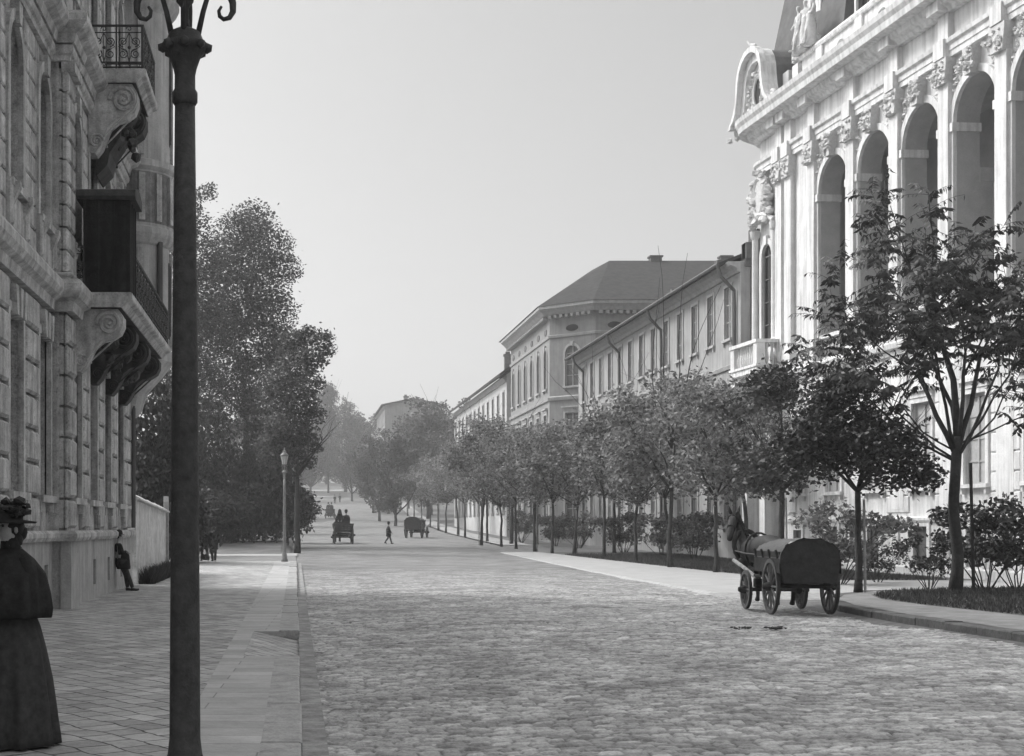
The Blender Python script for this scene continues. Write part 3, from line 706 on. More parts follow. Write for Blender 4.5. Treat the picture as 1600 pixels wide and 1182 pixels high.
# lower balcony
def balcony(u0, u1, out, zs, zrail, hrail, cons, ch, cw_, near=.06):
    sl = MB(); sl.sweep([(-.1, zs-.32), (out-.22, zs-.32), (out-.12, zs-.2), (out-.02, zs-.16), (out, zs-.13), (out, zs-.02), (out-.03, zs), (-.1, zs)], [(u0, -.002), (u1, -.002)])
    sl_o = fl.build('balcony_slab', sl, M['stoneL2'])
    so = MB(); so.box(u0+.05, u1-.05, -out+.24, -.01, zs-.326, zs-.321-.0); fl.build('soffit', so, M['shadedark'])  # thin dark sheet carries the slab's underside shade in its colour
    for c in cons:
        cm = MB(); console(cm, c-cw_/2, c+cw_/2, -.0, zs-.33, out-.22, ch)
        fl.build('console', cm, M['stoneL2'] if c == cons[0] else M['shadedark'])  # rear consoles darkened for the shade beneath the slab
    fl.build('railing', railing(u0+near, u1-.06, -out+.08, zs, hrail, 'u'), M['iron'])
    fl.build('railing', railing(-.27 if near > 1 else -out+.1, -.08, u0+.06, zs, hrail, 'x'), M['iron'])
    fl.build('railing', railing(-out+.1, -.08, u1-.06, zs, hrail, 'x'), M['iron'])
balcony(30.35, 39.7, 1.32, 6.88, 6.88, 1.0, (30.85, 33.4, 36.2, 39.0), 1.35, .55, 1.25)
balcony(32.8, 35.6, 1.36, 12.5, 12.5, 1.02, (33.2, 35.1), 1.6, .6)
und = MB()
und.prism([(-.08, 12.15), (-1.05, 12.15), (-.95, 11.8), (-.72, 11.5), (-.66, 11.1), (-.42, 10.75), (-.36, 10.45), (-.12, 10.2), (-.08, 10.2)], 33.55, 34.75, 'x')
for k in range(26):
    rr = random.Random(k); und.blob((33.5+1.3*rr.random(), -.35-.6*rr.random(), 10.9+1.1*rr.random()), .13, k, .3)
fl.build('bracket_carving', und, M['shadedark'])
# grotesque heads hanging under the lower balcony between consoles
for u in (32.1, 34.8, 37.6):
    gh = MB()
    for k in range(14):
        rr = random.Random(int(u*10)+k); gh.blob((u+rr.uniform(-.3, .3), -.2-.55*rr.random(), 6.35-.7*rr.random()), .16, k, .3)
    fl.build('keystone_carving', gh, M['shadedark'])
# corner oriel turret
cx, cy, r_ = 41.25, .05, 1.32
ot = MB(); n = 16; a0 = math.pi/n
ot.lathe([(.12, 4.9), (.4, 5.2), (.55, 5.7), (1.0, 6.2), (1.22, 6.5), (1.34, 6.62), (1.34, 6.9), (1.22, 6.95), (1.22, 9.9), (1.3, 9.95), (1.42, 10.1), (1.46, 10.2), (1.46, 10.36), (1.36, 10.42), (1.36, 12.0), (1.48, 12.1), (1.48, 12.28), (1.24, 12.35), (1.24, 16.6), (1.4, 16.8), (1.5, 17.0), (1.5, 17.4), (1.0, 18.6), (.5, 19.8), (.1, 21)], (cx, cy, 0), n, a0)
fl.build('corner_oriel', ot, mat('oriel_stone', .46, var=.2, scale=1.6, streak=.3, spots=.15, bump=.25))
pb_ = MB(); pb_.lathe([(1.366, 10.5), (1.366, 11.95)], (cx, cy, 0), n, a0); fl.build('oriel_parapet', pb_, mat('sooty_panels', .24, var=.35, scale=5, streak=.4, spots=.4, bump=.4))
gp_ = MB(); gp_.tube([(cx+1.29*math.cos(-2.25), cy+1.29*math.sin(-2.25), z) for z in (6.95, 10.0)], .085, 8); fl.build('oriel_pipe', gp_, M['pipe'])
op = MB()
for k in range(n):
    q = 2*math.pi*k/n
    if math.sin(q) > .5: continue
    c, s_ = math.cos(q), math.sin(q)
    for z0, z1, rr in ((10.55, 11.9, 1.38), (7.0, 9.8, 1.235), (12.45, 16.5, 1.255)) if k % 3 == 0 else ((10.55, 11.9, 1.38),):
        ang = q
        a = .09
        v = []
        for z in (z0, z1):
            for dr, dq in ((-.08, -a), (.05, -a), (.05, a), (-.08, a)): v.append((cx+(rr+dr)*math.cos(q+dq/rr), cy+(rr+dr)*math.sin(q+dq/rr), z))
        op.add(v, [(0, 1, 2, 3), (4, 5, 6, 7), (0, 1, 5, 4), (1, 2, 6, 5), (2, 3, 7, 6), (3, 0, 4, 7)])
fl.build('oriel_pilaster', op, M['stoneL2'])
for q in (-1.57, -.79):
    for z0, z1 in ((7.3, 9.5), (12.9, 16.0)):
        wn = MB(); wn.box(-.26, .26, -.03, .05, 0, z1-z0)
        o = wn.build('window', M['framedk']); ang = q+math.pi/2
        fl.put(o, cx+1.2*math.cos(q), cy+1.2*math.sin(q), z0); o.rotation_euler[2] = fl.a+ang
        p = MB(); p.box(-.2, .2, -.05, -.031, .08, z1-z0-.08); p.build('pane', M['glass'], o)
dp = MB(); dp.tube([(UE-.28, -.14, 1.8), (UE-.28, -.14, 6.2)], .06, 8); fl.build('downpipe', dp, M['pipe'])
# dark boxed enclosure standing on the lower balcony
cb = empty('balcony_kiosk', fl.world(30.98, -.76, 6.885), R(90)); tag(cb, 'dark boxed wooden kiosk with overhanging cap standing at the near end of the lower balcony', 'kiosk')
k1 = MB(); k1.box(-.55, .55, -.5, .5, .0, 2.0)
for q in (-.55, -.18, .18, .5): k1.box(q, q+.05, -.52, -.5, .02, 1.98)
for q in (-.5, -.17, .16, .46): k1.box(-.57, -.55, q, q+.04, .02, 1.98)
k1.build('cabinet', mat('dark_kiosk_boards', .03, var=.4, scale=6, streak=.5, bump=.4), cb)
k2 = MB(); k2.prism([(-.62, 2.0), (.62, 2.0), (.70, 2.06), (.66, 2.2), (.2, 2.32), (-.2, 2.32), (-.66, 2.2), (-.70, 2.06)], -.64, .64)
k2.build('cap', M['shadedark'], cb)

# ============ right: white baroque palace ============
th = math.atan2(-1.0, .0736)                # towards the camera along the facade
OX, OY = 21.87, 67.0
PB = empty('baroque_palace', (OX, OY, 0)); tag(PB, 'white baroque palace with a row of tall arched loggia openings and a scrolled corner gable', 'building')
fp = Facade(PB, OX, OY, th)
def ud(d): return (OY-d)*1.0027
AU = [ud(d) for d in (58.75, 55.2, 51.65, 48.1, 44.55, 41.0, 37.45)]
UEND = 36.0
BW = 2.64
front = MB(); wu0 = .9
wins0 = [(u, .95, .45, 1.85, False) for u in AU]
wall(front, wu0+2.2, UEND, -.5, 2.05, -.06, .7, wins0+[(ud(62.1), .8, .6, 1.7, False)])
wall(front, wu0+2.2, UEND, 2.05, 8.75, 0, .6, [(u, 1.35, 3.3, 6.4, False) for u in AU]+[(ud(62.1), 1.0, 3.3, 6.2, False)])
wall(front, wu0, wu0+2.2, -.5, 8.75, 0, .6, [(1.55, 1.2, -.4, 4.9, False)])
wall(front, wu0, UEND, 8.75, 21.0, 0, .85, [(u, BW, 9.0, 17.35, True) for u in AU]+[(1.5, 1.1, 10.2, 15.0, True)])
# rounded corner and end wall
RC = 1.5
pa = [(wu0-RC*math.sin(q), RC-RC*math.cos(q)) for q in np.linspace(0, math.pi/2, 9)]
for i in range(8):
    a, b = pa[i], pa[i+1]
    front.prism([a, b, (b[0]+.3*math.sin((i+1)*math.pi/16), b[1]+.6), (a[0]+.3*math.sin(i*math.pi/16), a[1]+.6)], -.5, 21.0, 'z')
front.box(wu0-RC, wu0-RC+.6, RC, 20, -.5, 21.0)
front.box(wu0-RC+.6, UEND, 19.4, 20, -.5, 21); front.box(UEND-.6, UEND, .86, 19.4, -.5, 21)
fp.build('wall', front, M['white'])
# loggia behind the arches: floor, back wall, vault, cross walls with imposts
lo = MB(); lo.box(5.2, UEND-.6, .86, 4.4, 8.5, 9.0); lo.box(5.2, UEND-.6, 4.4, 4.8, 8.5, 20.4); lo.box(5.2, UEND-.6, .86, 4.4, 18.2, 18.6); lo.box(4.9, 5.2, .86, 4.8, 8.5, 20.4)
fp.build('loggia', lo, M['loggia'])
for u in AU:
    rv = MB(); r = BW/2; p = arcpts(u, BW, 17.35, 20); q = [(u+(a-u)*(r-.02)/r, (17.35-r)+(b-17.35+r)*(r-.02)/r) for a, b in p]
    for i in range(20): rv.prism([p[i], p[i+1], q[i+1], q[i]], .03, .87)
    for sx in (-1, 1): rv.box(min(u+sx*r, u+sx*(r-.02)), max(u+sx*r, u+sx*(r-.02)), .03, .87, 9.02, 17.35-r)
    fp.build('arch_shade_lining', rv, M['loggia'])  # grey lining puts the arch shade into the jambs' colour
for u in AU:
    lp = MB()
    lp.box(u+BW/2+.12, u+BW/2+.95, .86, 1.35, 9.0, 13.95); lp.box(u+BW/2+.06, u+BW/2+1.0, .86, 1.45, 13.95, 14.45)
    fp.build('loggia_pier', lp, M['loggia'])
for u in AU:
    ld = MB(); ld.box(u-.7, u+.7, 4.34, 4.42, 9.0, 13.5); fp.build('loggia_door', ld, M['framedk'])
inf = MB(); inf.box(wu0+.3, UEND-.6, 4.9, 19.3, 8.3, 8.6); inf.box(wu0-.3, UEND-.6, .9, 19.3, 20.6, 20.9)
fp.build('floor', inf, M['loggia'])
PATH = [(UEND, 0)]+[(UEND-(UEND-wu0)*i/12, 0) for i in range(1, 12)]+[(a, b) for a, b in pa]+[(wu0-RC, 14)]
PATH = PATH[::-1]                            # right hand side of travel must be outward: travel from the far end to the camera
def band(z0, prof, name, material=None):
    mb = MB(); mb.sweep([(o, z0+z) for o, z in prof], PATH); return fp.build(name, mb, material or M['whitetrim'])
band(18.35, [(-.05, 0), (.16, 0), (.16, .2), (.20, .22), (.20, .42), (.30, .48), (.32, .62), (-.05, .62)], 'architrave')
band(19.95, [(-.05, 0), (.22, 0), (.30, .12), (.52, .22), (.60, .40), (.98, .46), (1.02, .70), (1.12, .86), (1.16, 1.05), (-.05, 1.05)], 'cornice')
band(8.35, [(-.05, 0), (.12, 0), (.16, .16), (.30, .24), (.34, .42), (.30, .50), (-.05, .50)], 'string_course')
b0 = MB(); b0.sweep([(.0, 2.0), (.14, 2.0), (.18, 2.08), (.18, 2.16), (.08, 2.22), (.0, 2.22)], [(3.1, 0), (UEND, 0)]); fp.build('base_moulding', b0, M['whitetrim'])
bb = MB(); bb.sweep([(.05, -.3), (.18, -.3), (.18, .34), (.12, .40), (.05, .40)], [(3.1, 0), (UEND, 0)]); fp.build('base_course', bb, M['whitetrim'])
# pilasters on every pier, with capitals and projecting entablature blocks
PU = [AU[0]-1.82]+[(AU[i]+AU[i+1])/2 for i in range(len(AU)-1)]+[ud(62.9), ud(63.9)]
for u in PU:
    wd = .34; pm = MB(); cp = MB(); gp = MB()
    pm.box(u-wd, u+wd, -.22, .02, 9.55, 17.5); pm.box(u-wd-.1, u+wd+.1, -.30, .02, 8.87, 9.54)
    pm.box(u-wd-.06, u+wd+.06, -.27, .02, 9.545, 9.75)
    pm.box(u-wd, u+wd, -.40, -.10, 18.36, 19.0); pm.box(u-wd, u+wd, -.22, .0, 19.0, 19.94); pm.box(u-wd-.05, u+wd+.05, -.62, -.1, 19.97, 20.36)
    cp.prism([(u-wd, 17.45), (u+wd, 17.45), (u+wd+.12, 18.2), (u+wd+.12, 18.34), (u-wd-.12, 18.34), (u-wd-.12, 18.2)], -.36, .02)
    for k in range(26):
        rr = random.Random(int(u*31)+k); cp.blob((u+rr.uniform(-.36, .36), -.34-.07*rr.random(), 17.5+.75*rr.random()), rr.uniform(.05, .09), k, .3)
    gp.box(u-.2, u+.2, -.13, .0, .42, 1.99)
    pm.box(u-.5, u+.5, -.07, .01, 2.5, 8.3)
    fp.build('pilaster', pm, M['whitetrim']); fp.build('capital', cp, M['whiterel']); fp.build('plinth_strip', gp, M['whitetrim'])
# rusticated bands on the ground storey
rb = MB()
for u0, u1 in piers(AU+[ud(62.1)], 1.35+.5, 3.2, UEND):
    for k in range(9):
        hh = (8.25-2.35)/9; rb.bev(u0+.01, u1-.01, -.06, .01, 2.35+k*hh+.02, 2.35+(k+1)*hh-.02, .03)
fp.build('rustication', rb, M['white'])
for u in AU:
    av = MB(); r = BW/2; p = arcpts(u, BW, 17.35, 20); zs = 17.35-r
    for i in range(20):
        q = [(u+(a-u)*(r+.26)/r, zs+(b-zs)*(r+.26)/r) for a, b in (p[i], p[i+1])]
        av.prism([p[i], p[i+1], q[1], q[0]], -.1, .01)
    for sx in (-1, 1):
        av.box(u+sx*(r+.13)-.13, u+sx*(r+.13)+.13, -.1, .01, 9.9, zs-.32)
        av.box(u+sx*(r+.12)-.2, u+sx*(r+.12)+.2, -.17, .9, zs-.32, zs-.02)
    fp.build('archivolt', av, M['whitetrim'])
    rl = MB()
    rl.prism([(u-.2, 17.3), (u+.2, 17.3), (u+.32, 18.25), (u-.32, 18.25)], -.34, .0)
    rr = random.Random(int(u*10))
    for k in range(34): rl.blob((u+rr.uniform(-.36, .36), -.33-.09*rr.random(), 17.4+.8*rr.random()), rr.uniform(.05, .10), k, .35)
    for sx in (-1, 1):
        for k in range(44):
            t = rr.random()
            rl.blob((u+sx*(.5+.85*t)+rr.uniform(-.08, .08), -.03-.07*rr.random(), 18.15-.2*t-1.25*t*t*rr.random()), rr.uniform(.04, .085), k, .4)
    fp.build('keystone_relief', rl, M['whiterel'])
    bl = MB()
    for k in range(7):
        bu = u-1.05+2.1*k/6
        bl.lathe([(.06, 9.02), (.09, 9.05), (.06, 9.12), (.10, 9.3), (.11, 9.42), (.06, 9.62), (.05, 9.7), (.09, 9.78), (.08, 9.82)], (bu, .12, 0), 8)
    bl.box(u-r, u+r, -.05, .28, 9.82, 9.98); bl.box(u-r+.0, u+r, -.02, .26, 8.9, 9.01)
    fp.build('balustrade', bl, M['whitetrim'])
    window(fp, u, 1.35, 3.3, 6.4, False, 0, 'trim2', 'hood', .18, .1, True, 4, True, M['whitetrim'], glass='frame', rec=.12)
    window(fp, u, .95, .45, 1.85, False, -.06, 'framedk', 'plain', .2, .06, False, 1, False, M['whitetrim'], name='cellar_grille', glass='framedk', rec=.12)
window(fp, ud(62.1), 1.0, 3.3, 6.2, False, 0, 'framedk', 'hood', .18, .1, True, 4, True, M['whitetrim'])
window(fp, ud(62.1), .8, .6, 1.7, False, -.06, 'framedk', 'plain', .2, .06, False, 1, False, M['whitetrim'], name='cellar_grille', glass='framedk', rec=.12)
# attic above the cornice
at = MB()
wall(at, 4.6, UEND, 21.0, 22.5, .25, .5, [(u, .8, 21.15, 22.2, True) for u in AU])
fp.build('attic', at, M['white'])
ar_ = MB(); ar_.sweep([(-.08, 22.5), (.12, 22.5), (.16, 22.62), (.10, 22.75), (-.5, 22.75), (-.5, 22.5)], [(4.6, .25), (UEND, .25)])
for u in PU: ar_.box(u-.3, u+.3, .14, .3, 21.02, 22.49)
fp.build('attic_rail', ar_, M['whitetrim'])
for u in AU:
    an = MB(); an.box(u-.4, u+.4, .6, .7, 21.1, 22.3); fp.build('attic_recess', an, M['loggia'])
up = MB(); wall(up, 8.2, UEND, 22.76, 27.6, 1.3, .5, [(u, 1.2, 23.2, 26.3, True) for u in AU]); fp.build('attic_storey', up, M['white'])
up2 = MB()
for u in PU[1:]: up2.box(u-.35, u+.35, 1.15, 1.3, 22.76, 27.5)
up2.sweep([(-.1, 27.2), (.25, 27.3), (.5, 27.6), (.5, 27.9), (-.1, 27.9)], [(8.0, 1.3), (UEND, 1.3)])
fp.build('attic_trim', up2, M['whitetrim'])
for u in AU: window(fp, u, 1.2, 23.2, 26.3, True, 1.3, 'framedk', 'arch', .15, .08, False, 2, True, M['whitetrim'])
# mansard roof
mr = MB(); b0_ = [(7.4, 1.9), (UEND-.5, 1.9), (UEND-.5, 18), (7.4, 18)]; b1_ = [(8.5, 4.4), (UEND-3, 4.4), (UEND-3, 15.5), (8.5, 15.5)]
mr.add([(a, b, 21.0) for a, b in b0_]+[(a, b, 32) for a, b in b1_], [(0, 1, 5, 4), (1, 2, 6, 5), (2, 3, 7, 6), (3, 0, 4, 7), (4, 5, 6, 7), (3, 2, 1, 0)])
fp.build('mansard_roof', mr, M['slate'])
cr_ = MB(); cr_.add([(a, b, 21.06) for a, b in ((-.5, .35), (7.3, .62), (7.3, 9), (-.5, 9))]+[(a, b, 32) for a, b in ((.9, 2.2), (6.0, 2.4), (6.0, 7), (.9, 7))], [(0, 1, 5, 4), (1, 2, 6, 5), (2, 3, 7, 6), (3, 0, 4, 7), (4, 5, 6, 7), (3, 2, 1, 0)]); fp.build('pavilion_roof', cr_, M['slate'])
# scrolled dormer gable on the corner
gu = 1.15
half = [(a*.84, b*.83) for a, b in [(0, 3.75), (.55, 3.68), (1.05, 3.42), (1.42, 3.0), (1.62, 2.5), (1.7, 1.9), (1.82, 1.3), (2.05, .75), (2.4, .35), (2.75, .18), (2.8, 0)]]
outl = [(-a, b) for a, b in half[::-1]]+half[1:]
inn = [(a*.72, b*.78+.12) for a, b in outl]
gy = -.55
ga = MB()
for i in range(len(outl)-1):
    ga.prism([(gu+outl[i][0], 21+outl[i][1]), (gu+outl[i+1][0], 21+outl[i+1][1]), (gu+inn[i+1][0], 21+inn[i+1][1]), (gu+inn[i][0], 21+inn[i][1])], gy, gy+.5)
out2 = [(a*1.06, b*1.03) for a, b in outl]
for i in range(len(outl)-1):
    ga.prism([(gu+out2[i][0], 21.01+out2[i][1]), (gu+out2[i+1][0], 21.01+out2[i+1][1]), (gu+outl[i+1][0]*.93, 21+outl[i+1][1]*.95), (gu+outl[i][0]*.93, 21+outl[i][1]*.95)], gy-.28, gy-.002)
fp.build('gable_frame', ga, M['whitetrim'])
gb = MB(); gb.prism([(gu+a, 21+b) for a, b in [(p[0]*.73, p[1]*.79+.12) for p in outl]], gy+.28, gy+.46); fp.build('gable_panel', gb, M['white'])
go = MB(); go.prism([(gu+.46*math.cos(q), 22.15+.66*math.sin(q)) for q in np.linspace(0, 6.283, 21)[:-1]], gy+.24, gy+.27); fp.build('oval_window', go, M['glass'])
gf = MB(); gf.tube([(gu+.5*math.cos(q), gy+.22, 22.15+.71*math.sin(q)) for q in np.linspace(0, 6.283, 25)], .1, 6)
rr = random.Random(4)
for k in range(60):
    q = rr.uniform(0, 6.28); gf.blob((gu+(.64+.3*rr.random())*math.cos(q), gy+.2-.15*rr.random(), 22.05+(.82+.4*rr.random())*math.sin(q)), .085, k, .4)
for k in range(20): gf.blob((gu+rr.uniform(-1.3, 1.3), gy+.1, 21.15+.4*rr.random()), .15, k, .4)
for sx in (-1, 1):
    gf.tube([(gu+sx*(2.2+p[0]), gy-.05, 21.26+p[1]) for p in spiral2(0, 0, .34, 0, 1.6, 1, 20)], .09, 6)
    for k in range(8): gf.blob((gu+sx*2.3+rr.uniform(-.25, .25), gy+.1+rr.uniform(-.3, .3), 20.5+.6*rr.random()), .16, k, .3)
fp.build('gable_carving', gf, M['whiterel'])
gr_ = MB(); n_ = len(outl); 
gr_.prism([(gu+a*.98, 21+b*.98) for a, b in outl], gy+.502, gy+4.5); fp.build('gable_roof', gr_, M['slate'])
fn = MB(); fn.tube([(gu, gy, 24.1), (gu-.05, gy, 24.4), (gu-.5, gy, 24.55), (gu-.75, gy, 24.8)], [.09, .07, .05, .03], 6); fn.blob((gu, gy, 24.25), .2, 3, .2); fp.build('gable_finial', fn, M['whiterel'])
# corner bay: window, cartouche with figures, balcony and portal
window(fp, 1.5, 1.1, 10.2, 15.0, True, 0, 'framedk', 'arch', .26, .10, False, 4, True, M['whitetrim'], rec=.09)
cb_ = MB()
for u in (.42, 2.62): cb_.lathe([(.22, 10.2), (.22, 10.4), (.15, 10.5), (.14, 15.4), (.2, 15.5), (.24, 15.8)], (u, -.18, 0), 12)
cb_.tube([(.4, -.25, 15.9), (1.0, -.35, 16.25), (1.5, -.4, 16.35), (2.0, -.35, 16.25), (2.7, -.25, 15.9)], .14, 6)
fp.build('engaged_column', cb_, M['whitetrim'])
ct = MB(); rr = random.Random(9)
ct.prism([(1.35+.5*math.cos(q), 17.2+.8*math.sin(q)) for q in np.linspace(0, 6.283, 17)[:-1]], -.42, .0)
ct.tube([(1.35+.56*math.cos(q), -.38, 17.2+.88*math.sin(q)) for q in np.linspace(0, 6.283, 21)], .12, 6)
for k in range(40):
    q = rr.uniform(0, 6.28); ct.blob((1.35+.8*math.cos(q), -.3-.2*rr.random(), 17.2+1.15*math.sin(q)), .15, k, .4)
fp.build('cartouche', ct, M['whiterel'])
bc = MB()
bx0, bx1, bo = .1, 3.2, 1.25
bc.box(bx0, bx1, -bo, -.003, 8.86, 9.12); bc.box(bx0-.06, bx1+.06, -bo-.06, -.003, 9.121, 9.24)
for a, b, c, d in ((bx0, bx0+.4, -bo, -bo+.4), (bx1-.4, bx1, -bo, -bo+.4), (bx0, bx0+.3, -.3, -.003), (bx1-.3, bx1, -.3, -.003)): bc.box(a, b, c, d, 9.241, 10.2)
for k in range(8): bc.lathe([(.06, 9.25), (.1, 9.45), (.11, 9.6), (.05, 9.9), (.08, 10.1), (.08, 10.2)], (bx0+.6+(bx1-bx0-1.2)*k/7, -bo+.2, 0), 8)
for k in range(3):
    for uu in (bx0+.2, bx1-.2): bc.lathe([(.06, 9.25), (.1, 9.45), (.11, 9.6), (.05, 9.9), (.08, 10.1), (.08, 10.2)], (uu, -bo+.55+.25*k, 0), 8)
bc.box(bx0-.05, bx1+.05, -bo-.05, -bo+.4, 10.201, 10.36); bc.box(bx0-.05, bx0+.4, -bo+.401, -.003, 10.201, 10.36); bc.box(bx1-.4, bx1+.05, -bo+.401, -.003, 10.201, 10.36)
fp.build('corner_balcony', bc, M['whitetrim'])
for u in (.55, 2.6):
    pt = MB()
    pt.box(u-.3, u+.3, -.75, .0, -.3, 4.2); pt.box(u-.36, u+.36, -.8, .0, 4.2, 4.5)
    console(pt, u-.3, u+.3, -.0, 8.85, 1.1, 4.3)
    fp.build('portal_pier', pt, M['whitetrim'])
dr = MB(); dr.box(.96, 2.14, .2, .3, -.3, 4.88)
for k in range(6): dr.bev(1.02+.55*(k % 2), 1.5+.55*(k % 2), .16, .2, .1+1.6*(k//2), 1.5+1.6*(k//2), .03)
fp.build('portal_door', dr, M['framedk'])
# ------------------------------------------------------------------ the houses farther up the street
def gable_chimney(fc, name, u, y, z0, z1, w_=.5):
    c = MB(); c.box(u-w_, u+w_, y-.4, y+.4, z0, z1); c.box(u-w_-.1, u+w_+.1, y-.5, y+.5, z1+.002, z1+.25); c.box(u-w_+.1, u+w_-.1, y-.25, y+.25, z1+.252, z1+.55)
    return fc.build(name, c, M['brickdk'])
# long low house beside the palace (streetwards face X = 22.5, from 71 to 112 m)
H1 = empty('long_terrace', (22.5, 92, 0)); tag(H1, 'long plain plastered town house with overhanging eaves and three downpipes beyond the white palace', 'building')
f1 = Facade(H1, 22.5, 112.0, R(-90)); L1 = 40.8
W1 = [2.2+3.05*i for i in range(13)]; g0 = .3
h = MB()
wall(h, 0, L1, -.5, 5.2, 0, .5, [(u, 1.15, 1.9, 4.3, False) for u in W1])
wall(h, 0, L1, 5.2, 10.2, 0, .5, [(u, 1.15, 6.6, 9.2, False) for u in W1])
wall(h, 0, L1, 10.2, 15.3, 0, .5, [(u, 1.15, 11.6, 14.3, False) for u in W1])
h.box(0, .4, .5, 12, -.5, 15.3); h.box(.4, L1-.4, 11.6, 12, -.5, 15.3)
f1.build('wall', h, M['plaster'])
fw = MB(); fw.box(L1-.4, L1+.15, .52, 12.1, -.5, 16.9); fw.box(L1-.5, L1+.25, .2, 1.6, 15.4, 16.2); fw.prism([(.2, 16.2), (1.6, 16.2), (6.3, 18.6), (12.1, 16.9), (12.1, 15), (.2, 15)], L1-.38, L1+.13, 'x')
f1.build('fire_wall', fw, M['brickdk'])
tr = MB()
for z0 in (5.0, 10.0): tr.sweep([(0, z0), (.1, z0), (.16, z0+.18), (0, z0+.26)], [(0, 0), (L1, 0)])
tr.sweep([(0, 14.75), (.12, 14.75), (.2, 14.95), (.5, 15.1), (.62, 15.28), (0, 15.28)], [(0, 0), (L1, 0)])
f1.build('moulding', tr, M['trim2'])
r1 = MB(); r1.prism([(-.95, 15.30), (6.2, 18.2), (12.6, 15.6), (12.6, 15.4), (6.2, 17.9), (-.95, 15.12)], -.5, L1-.52, 'x'); f1.build('roof', r1, M['roof'])
gu_ = MB(); gu_.tube([(-.4, -1.0, 15.22), (L1-.5, -1.0, 15.22)], .09, 6); f1.build('gutter', gu_, M['pipe'])
for u in (112-86.2, 112-97.4, 112-109.5, 112-71.8):
    d_ = MB(); d_.tube([(u, -1.0, 15.2), (u, -.8, 14.6), (u, -.14, 13.9), (u, -.12, 13.0), (u, -.12, .5)], .09, 7); f1.build('downpipe', d_, M['pipe'])
for u in W1:
    for zb, zt in ((1.9, 4.3), (6.6, 9.2), (11.6, 14.3)):
        window(f1, u, 1.15, zb, zt, False, 0, 'frame', 'plain', .16, .06, True, 3, True, M['trim2'], rec=.09, glass='housepane')
for u in (112-80, 112-92, 112-103): gable_chimney(f1, 'chimney', u, 5.2, 16.8, 18.7, .4)
# corner house with the hipped roof
PTS = [(50, 115.5), (24.6, 115.5), (21.4, 118.7), (21.4, 140), (50, 140)]
H2 = empty('corner_house', (30, 125, gz(122))); tag(H2, 'tall corner house with chamfered corner, hipped tile roof and small oval attic windows', 'building')
def side(i):
    a, b = Vector(PTS[i]), Vector(PTS[i+1]); d = b-a; return Facade(H2, b.x, b.y, math.atan2(a.y-b.y, a.x-b.x)), d.length
ZE = 20.3
for i, ws, nm in ((0, None, 'wall'), (1, None, 'wall'), (2, None, 'wall')):
    fc, ln = side(i)
    n = {0: 8, 1: 1, 2: 6}[i]; us = [ln*(k+.5)/n for k in range(n)]
    mb = MB()
    wall(mb, 0, ln, -.5, 7.2, 0, .5, [(u, 1.3, 2.4, 5.4, False) for u in us])
    wall(mb, 0, ln, 7.2, 12.6, 0, .5, [(u, 1.3, 8.2, 11.4, False) for u in us])
    wall(mb, 0, ln, 12.6, ZE, 0, .5, [(u, 1.3, 13.6, 17.0, True) for u in us])
    fc.build(nm, mb, M['plaster2'])
    for u in us:
        window(fc, u, 1.3, 2.4, 5.4, False, 0, 'frame', 'plain', .2, .08, True, 3, True, M['trim2'], rec=.14, glass='housepane')
        window(fc, u, 1.3, 8.2, 11.4, False, 0, 'frame', 'hood', .2, .08, True, 3, True, M['trim2'], rec=.14, glass='housepane')
        window(fc, u, 1.3, 13.6, 17.0, True, 0, 'frame', 'arch', .2, .08, True, 3, True, M['trim2'], rec=.14, glass='housepane')
        ov = MB(); ov.prism([(u+.6*math.cos(q), 18.45+.28*math.sin(q)) for q in np.linspace(0, 6.283, 15)[:-1]], -.05, .02); fc.build('oval_attic_window', ov, M['glass'])
    dn = MB()
    for k in range(int(ln/.55)): dn.box(.2+k*.55, .2+k*.55+.28, -.5, .0, 19.35, 19.6)
    fc.build('cornice_bracket', dn, M['trim2'])
c2 = MB(); PP = [PTS[4], PTS[3], PTS[2], PTS[1], PTS[0]]
loc2 = H2.location
PL = [(p[0]-loc2.x, p[1]-loc2.y) for p in [PTS[3], PTS[2], PTS[1], PTS[0]]]
zo = -loc2.z
c2.sweep([(0, 19.6+zo), (.5, 19.62+zo), (.75, 19.9+zo), (1.0, 20.1+zo), (1.0, 20.35+zo), (0, 20.35+zo)], PL)
c2.sweep([(0, 17.75+zo), (.1, 17.75+zo), (.16, 17.95+zo), (0, 18.0+zo)], PL); c2.sweep([(0, 12.5+zo), (.14, 12.5+zo), (.2, 12.75+zo), (0, 12.85+zo)], PL); c2.sweep([(0, 7.1+zo), (.14, 7.1+zo), (.2, 7.35+zo), (0, 7.4+zo)], PL)
c2.build('cornice', M['trim2'], H2)
bk = MB(); bk.box(49.5-loc2.x, 50-loc2.x, 116-loc2.y, 140-loc2.y, zo, ZE+zo); bk.box(21.9-loc2.x, 49.5-loc2.x, 139.5-loc2.y, 140-loc2.y, zo, ZE+zo); bk.build('rear_wall', M['plaster2'], H2)
r2 = MB(); ev = [(51, 114.4), (24.2, 114.4), (20.3, 118.3), (20.3, 141), (51, 141)]
RG = [(45, 126.5, 25.8), (28.2, 126.5, 25.8), (27.6, 131, 25.8)]
vv = [(p[0]-loc2.x, p[1]-loc2.y, 20.36+zo) for p in ev]+[(p[0]-loc2.x, p[1]-loc2.y, p[2]+zo) for p in RG]
r2.add(vv, [(0, 1, 6, 5), (1, 2, 6), (2, 3, 7, 6), (3, 4, 5, 7), (4, 0, 5), (5, 6, 7), (4, 3, 2, 1, 0)]); r2.build('roof', M['roof'], H2)
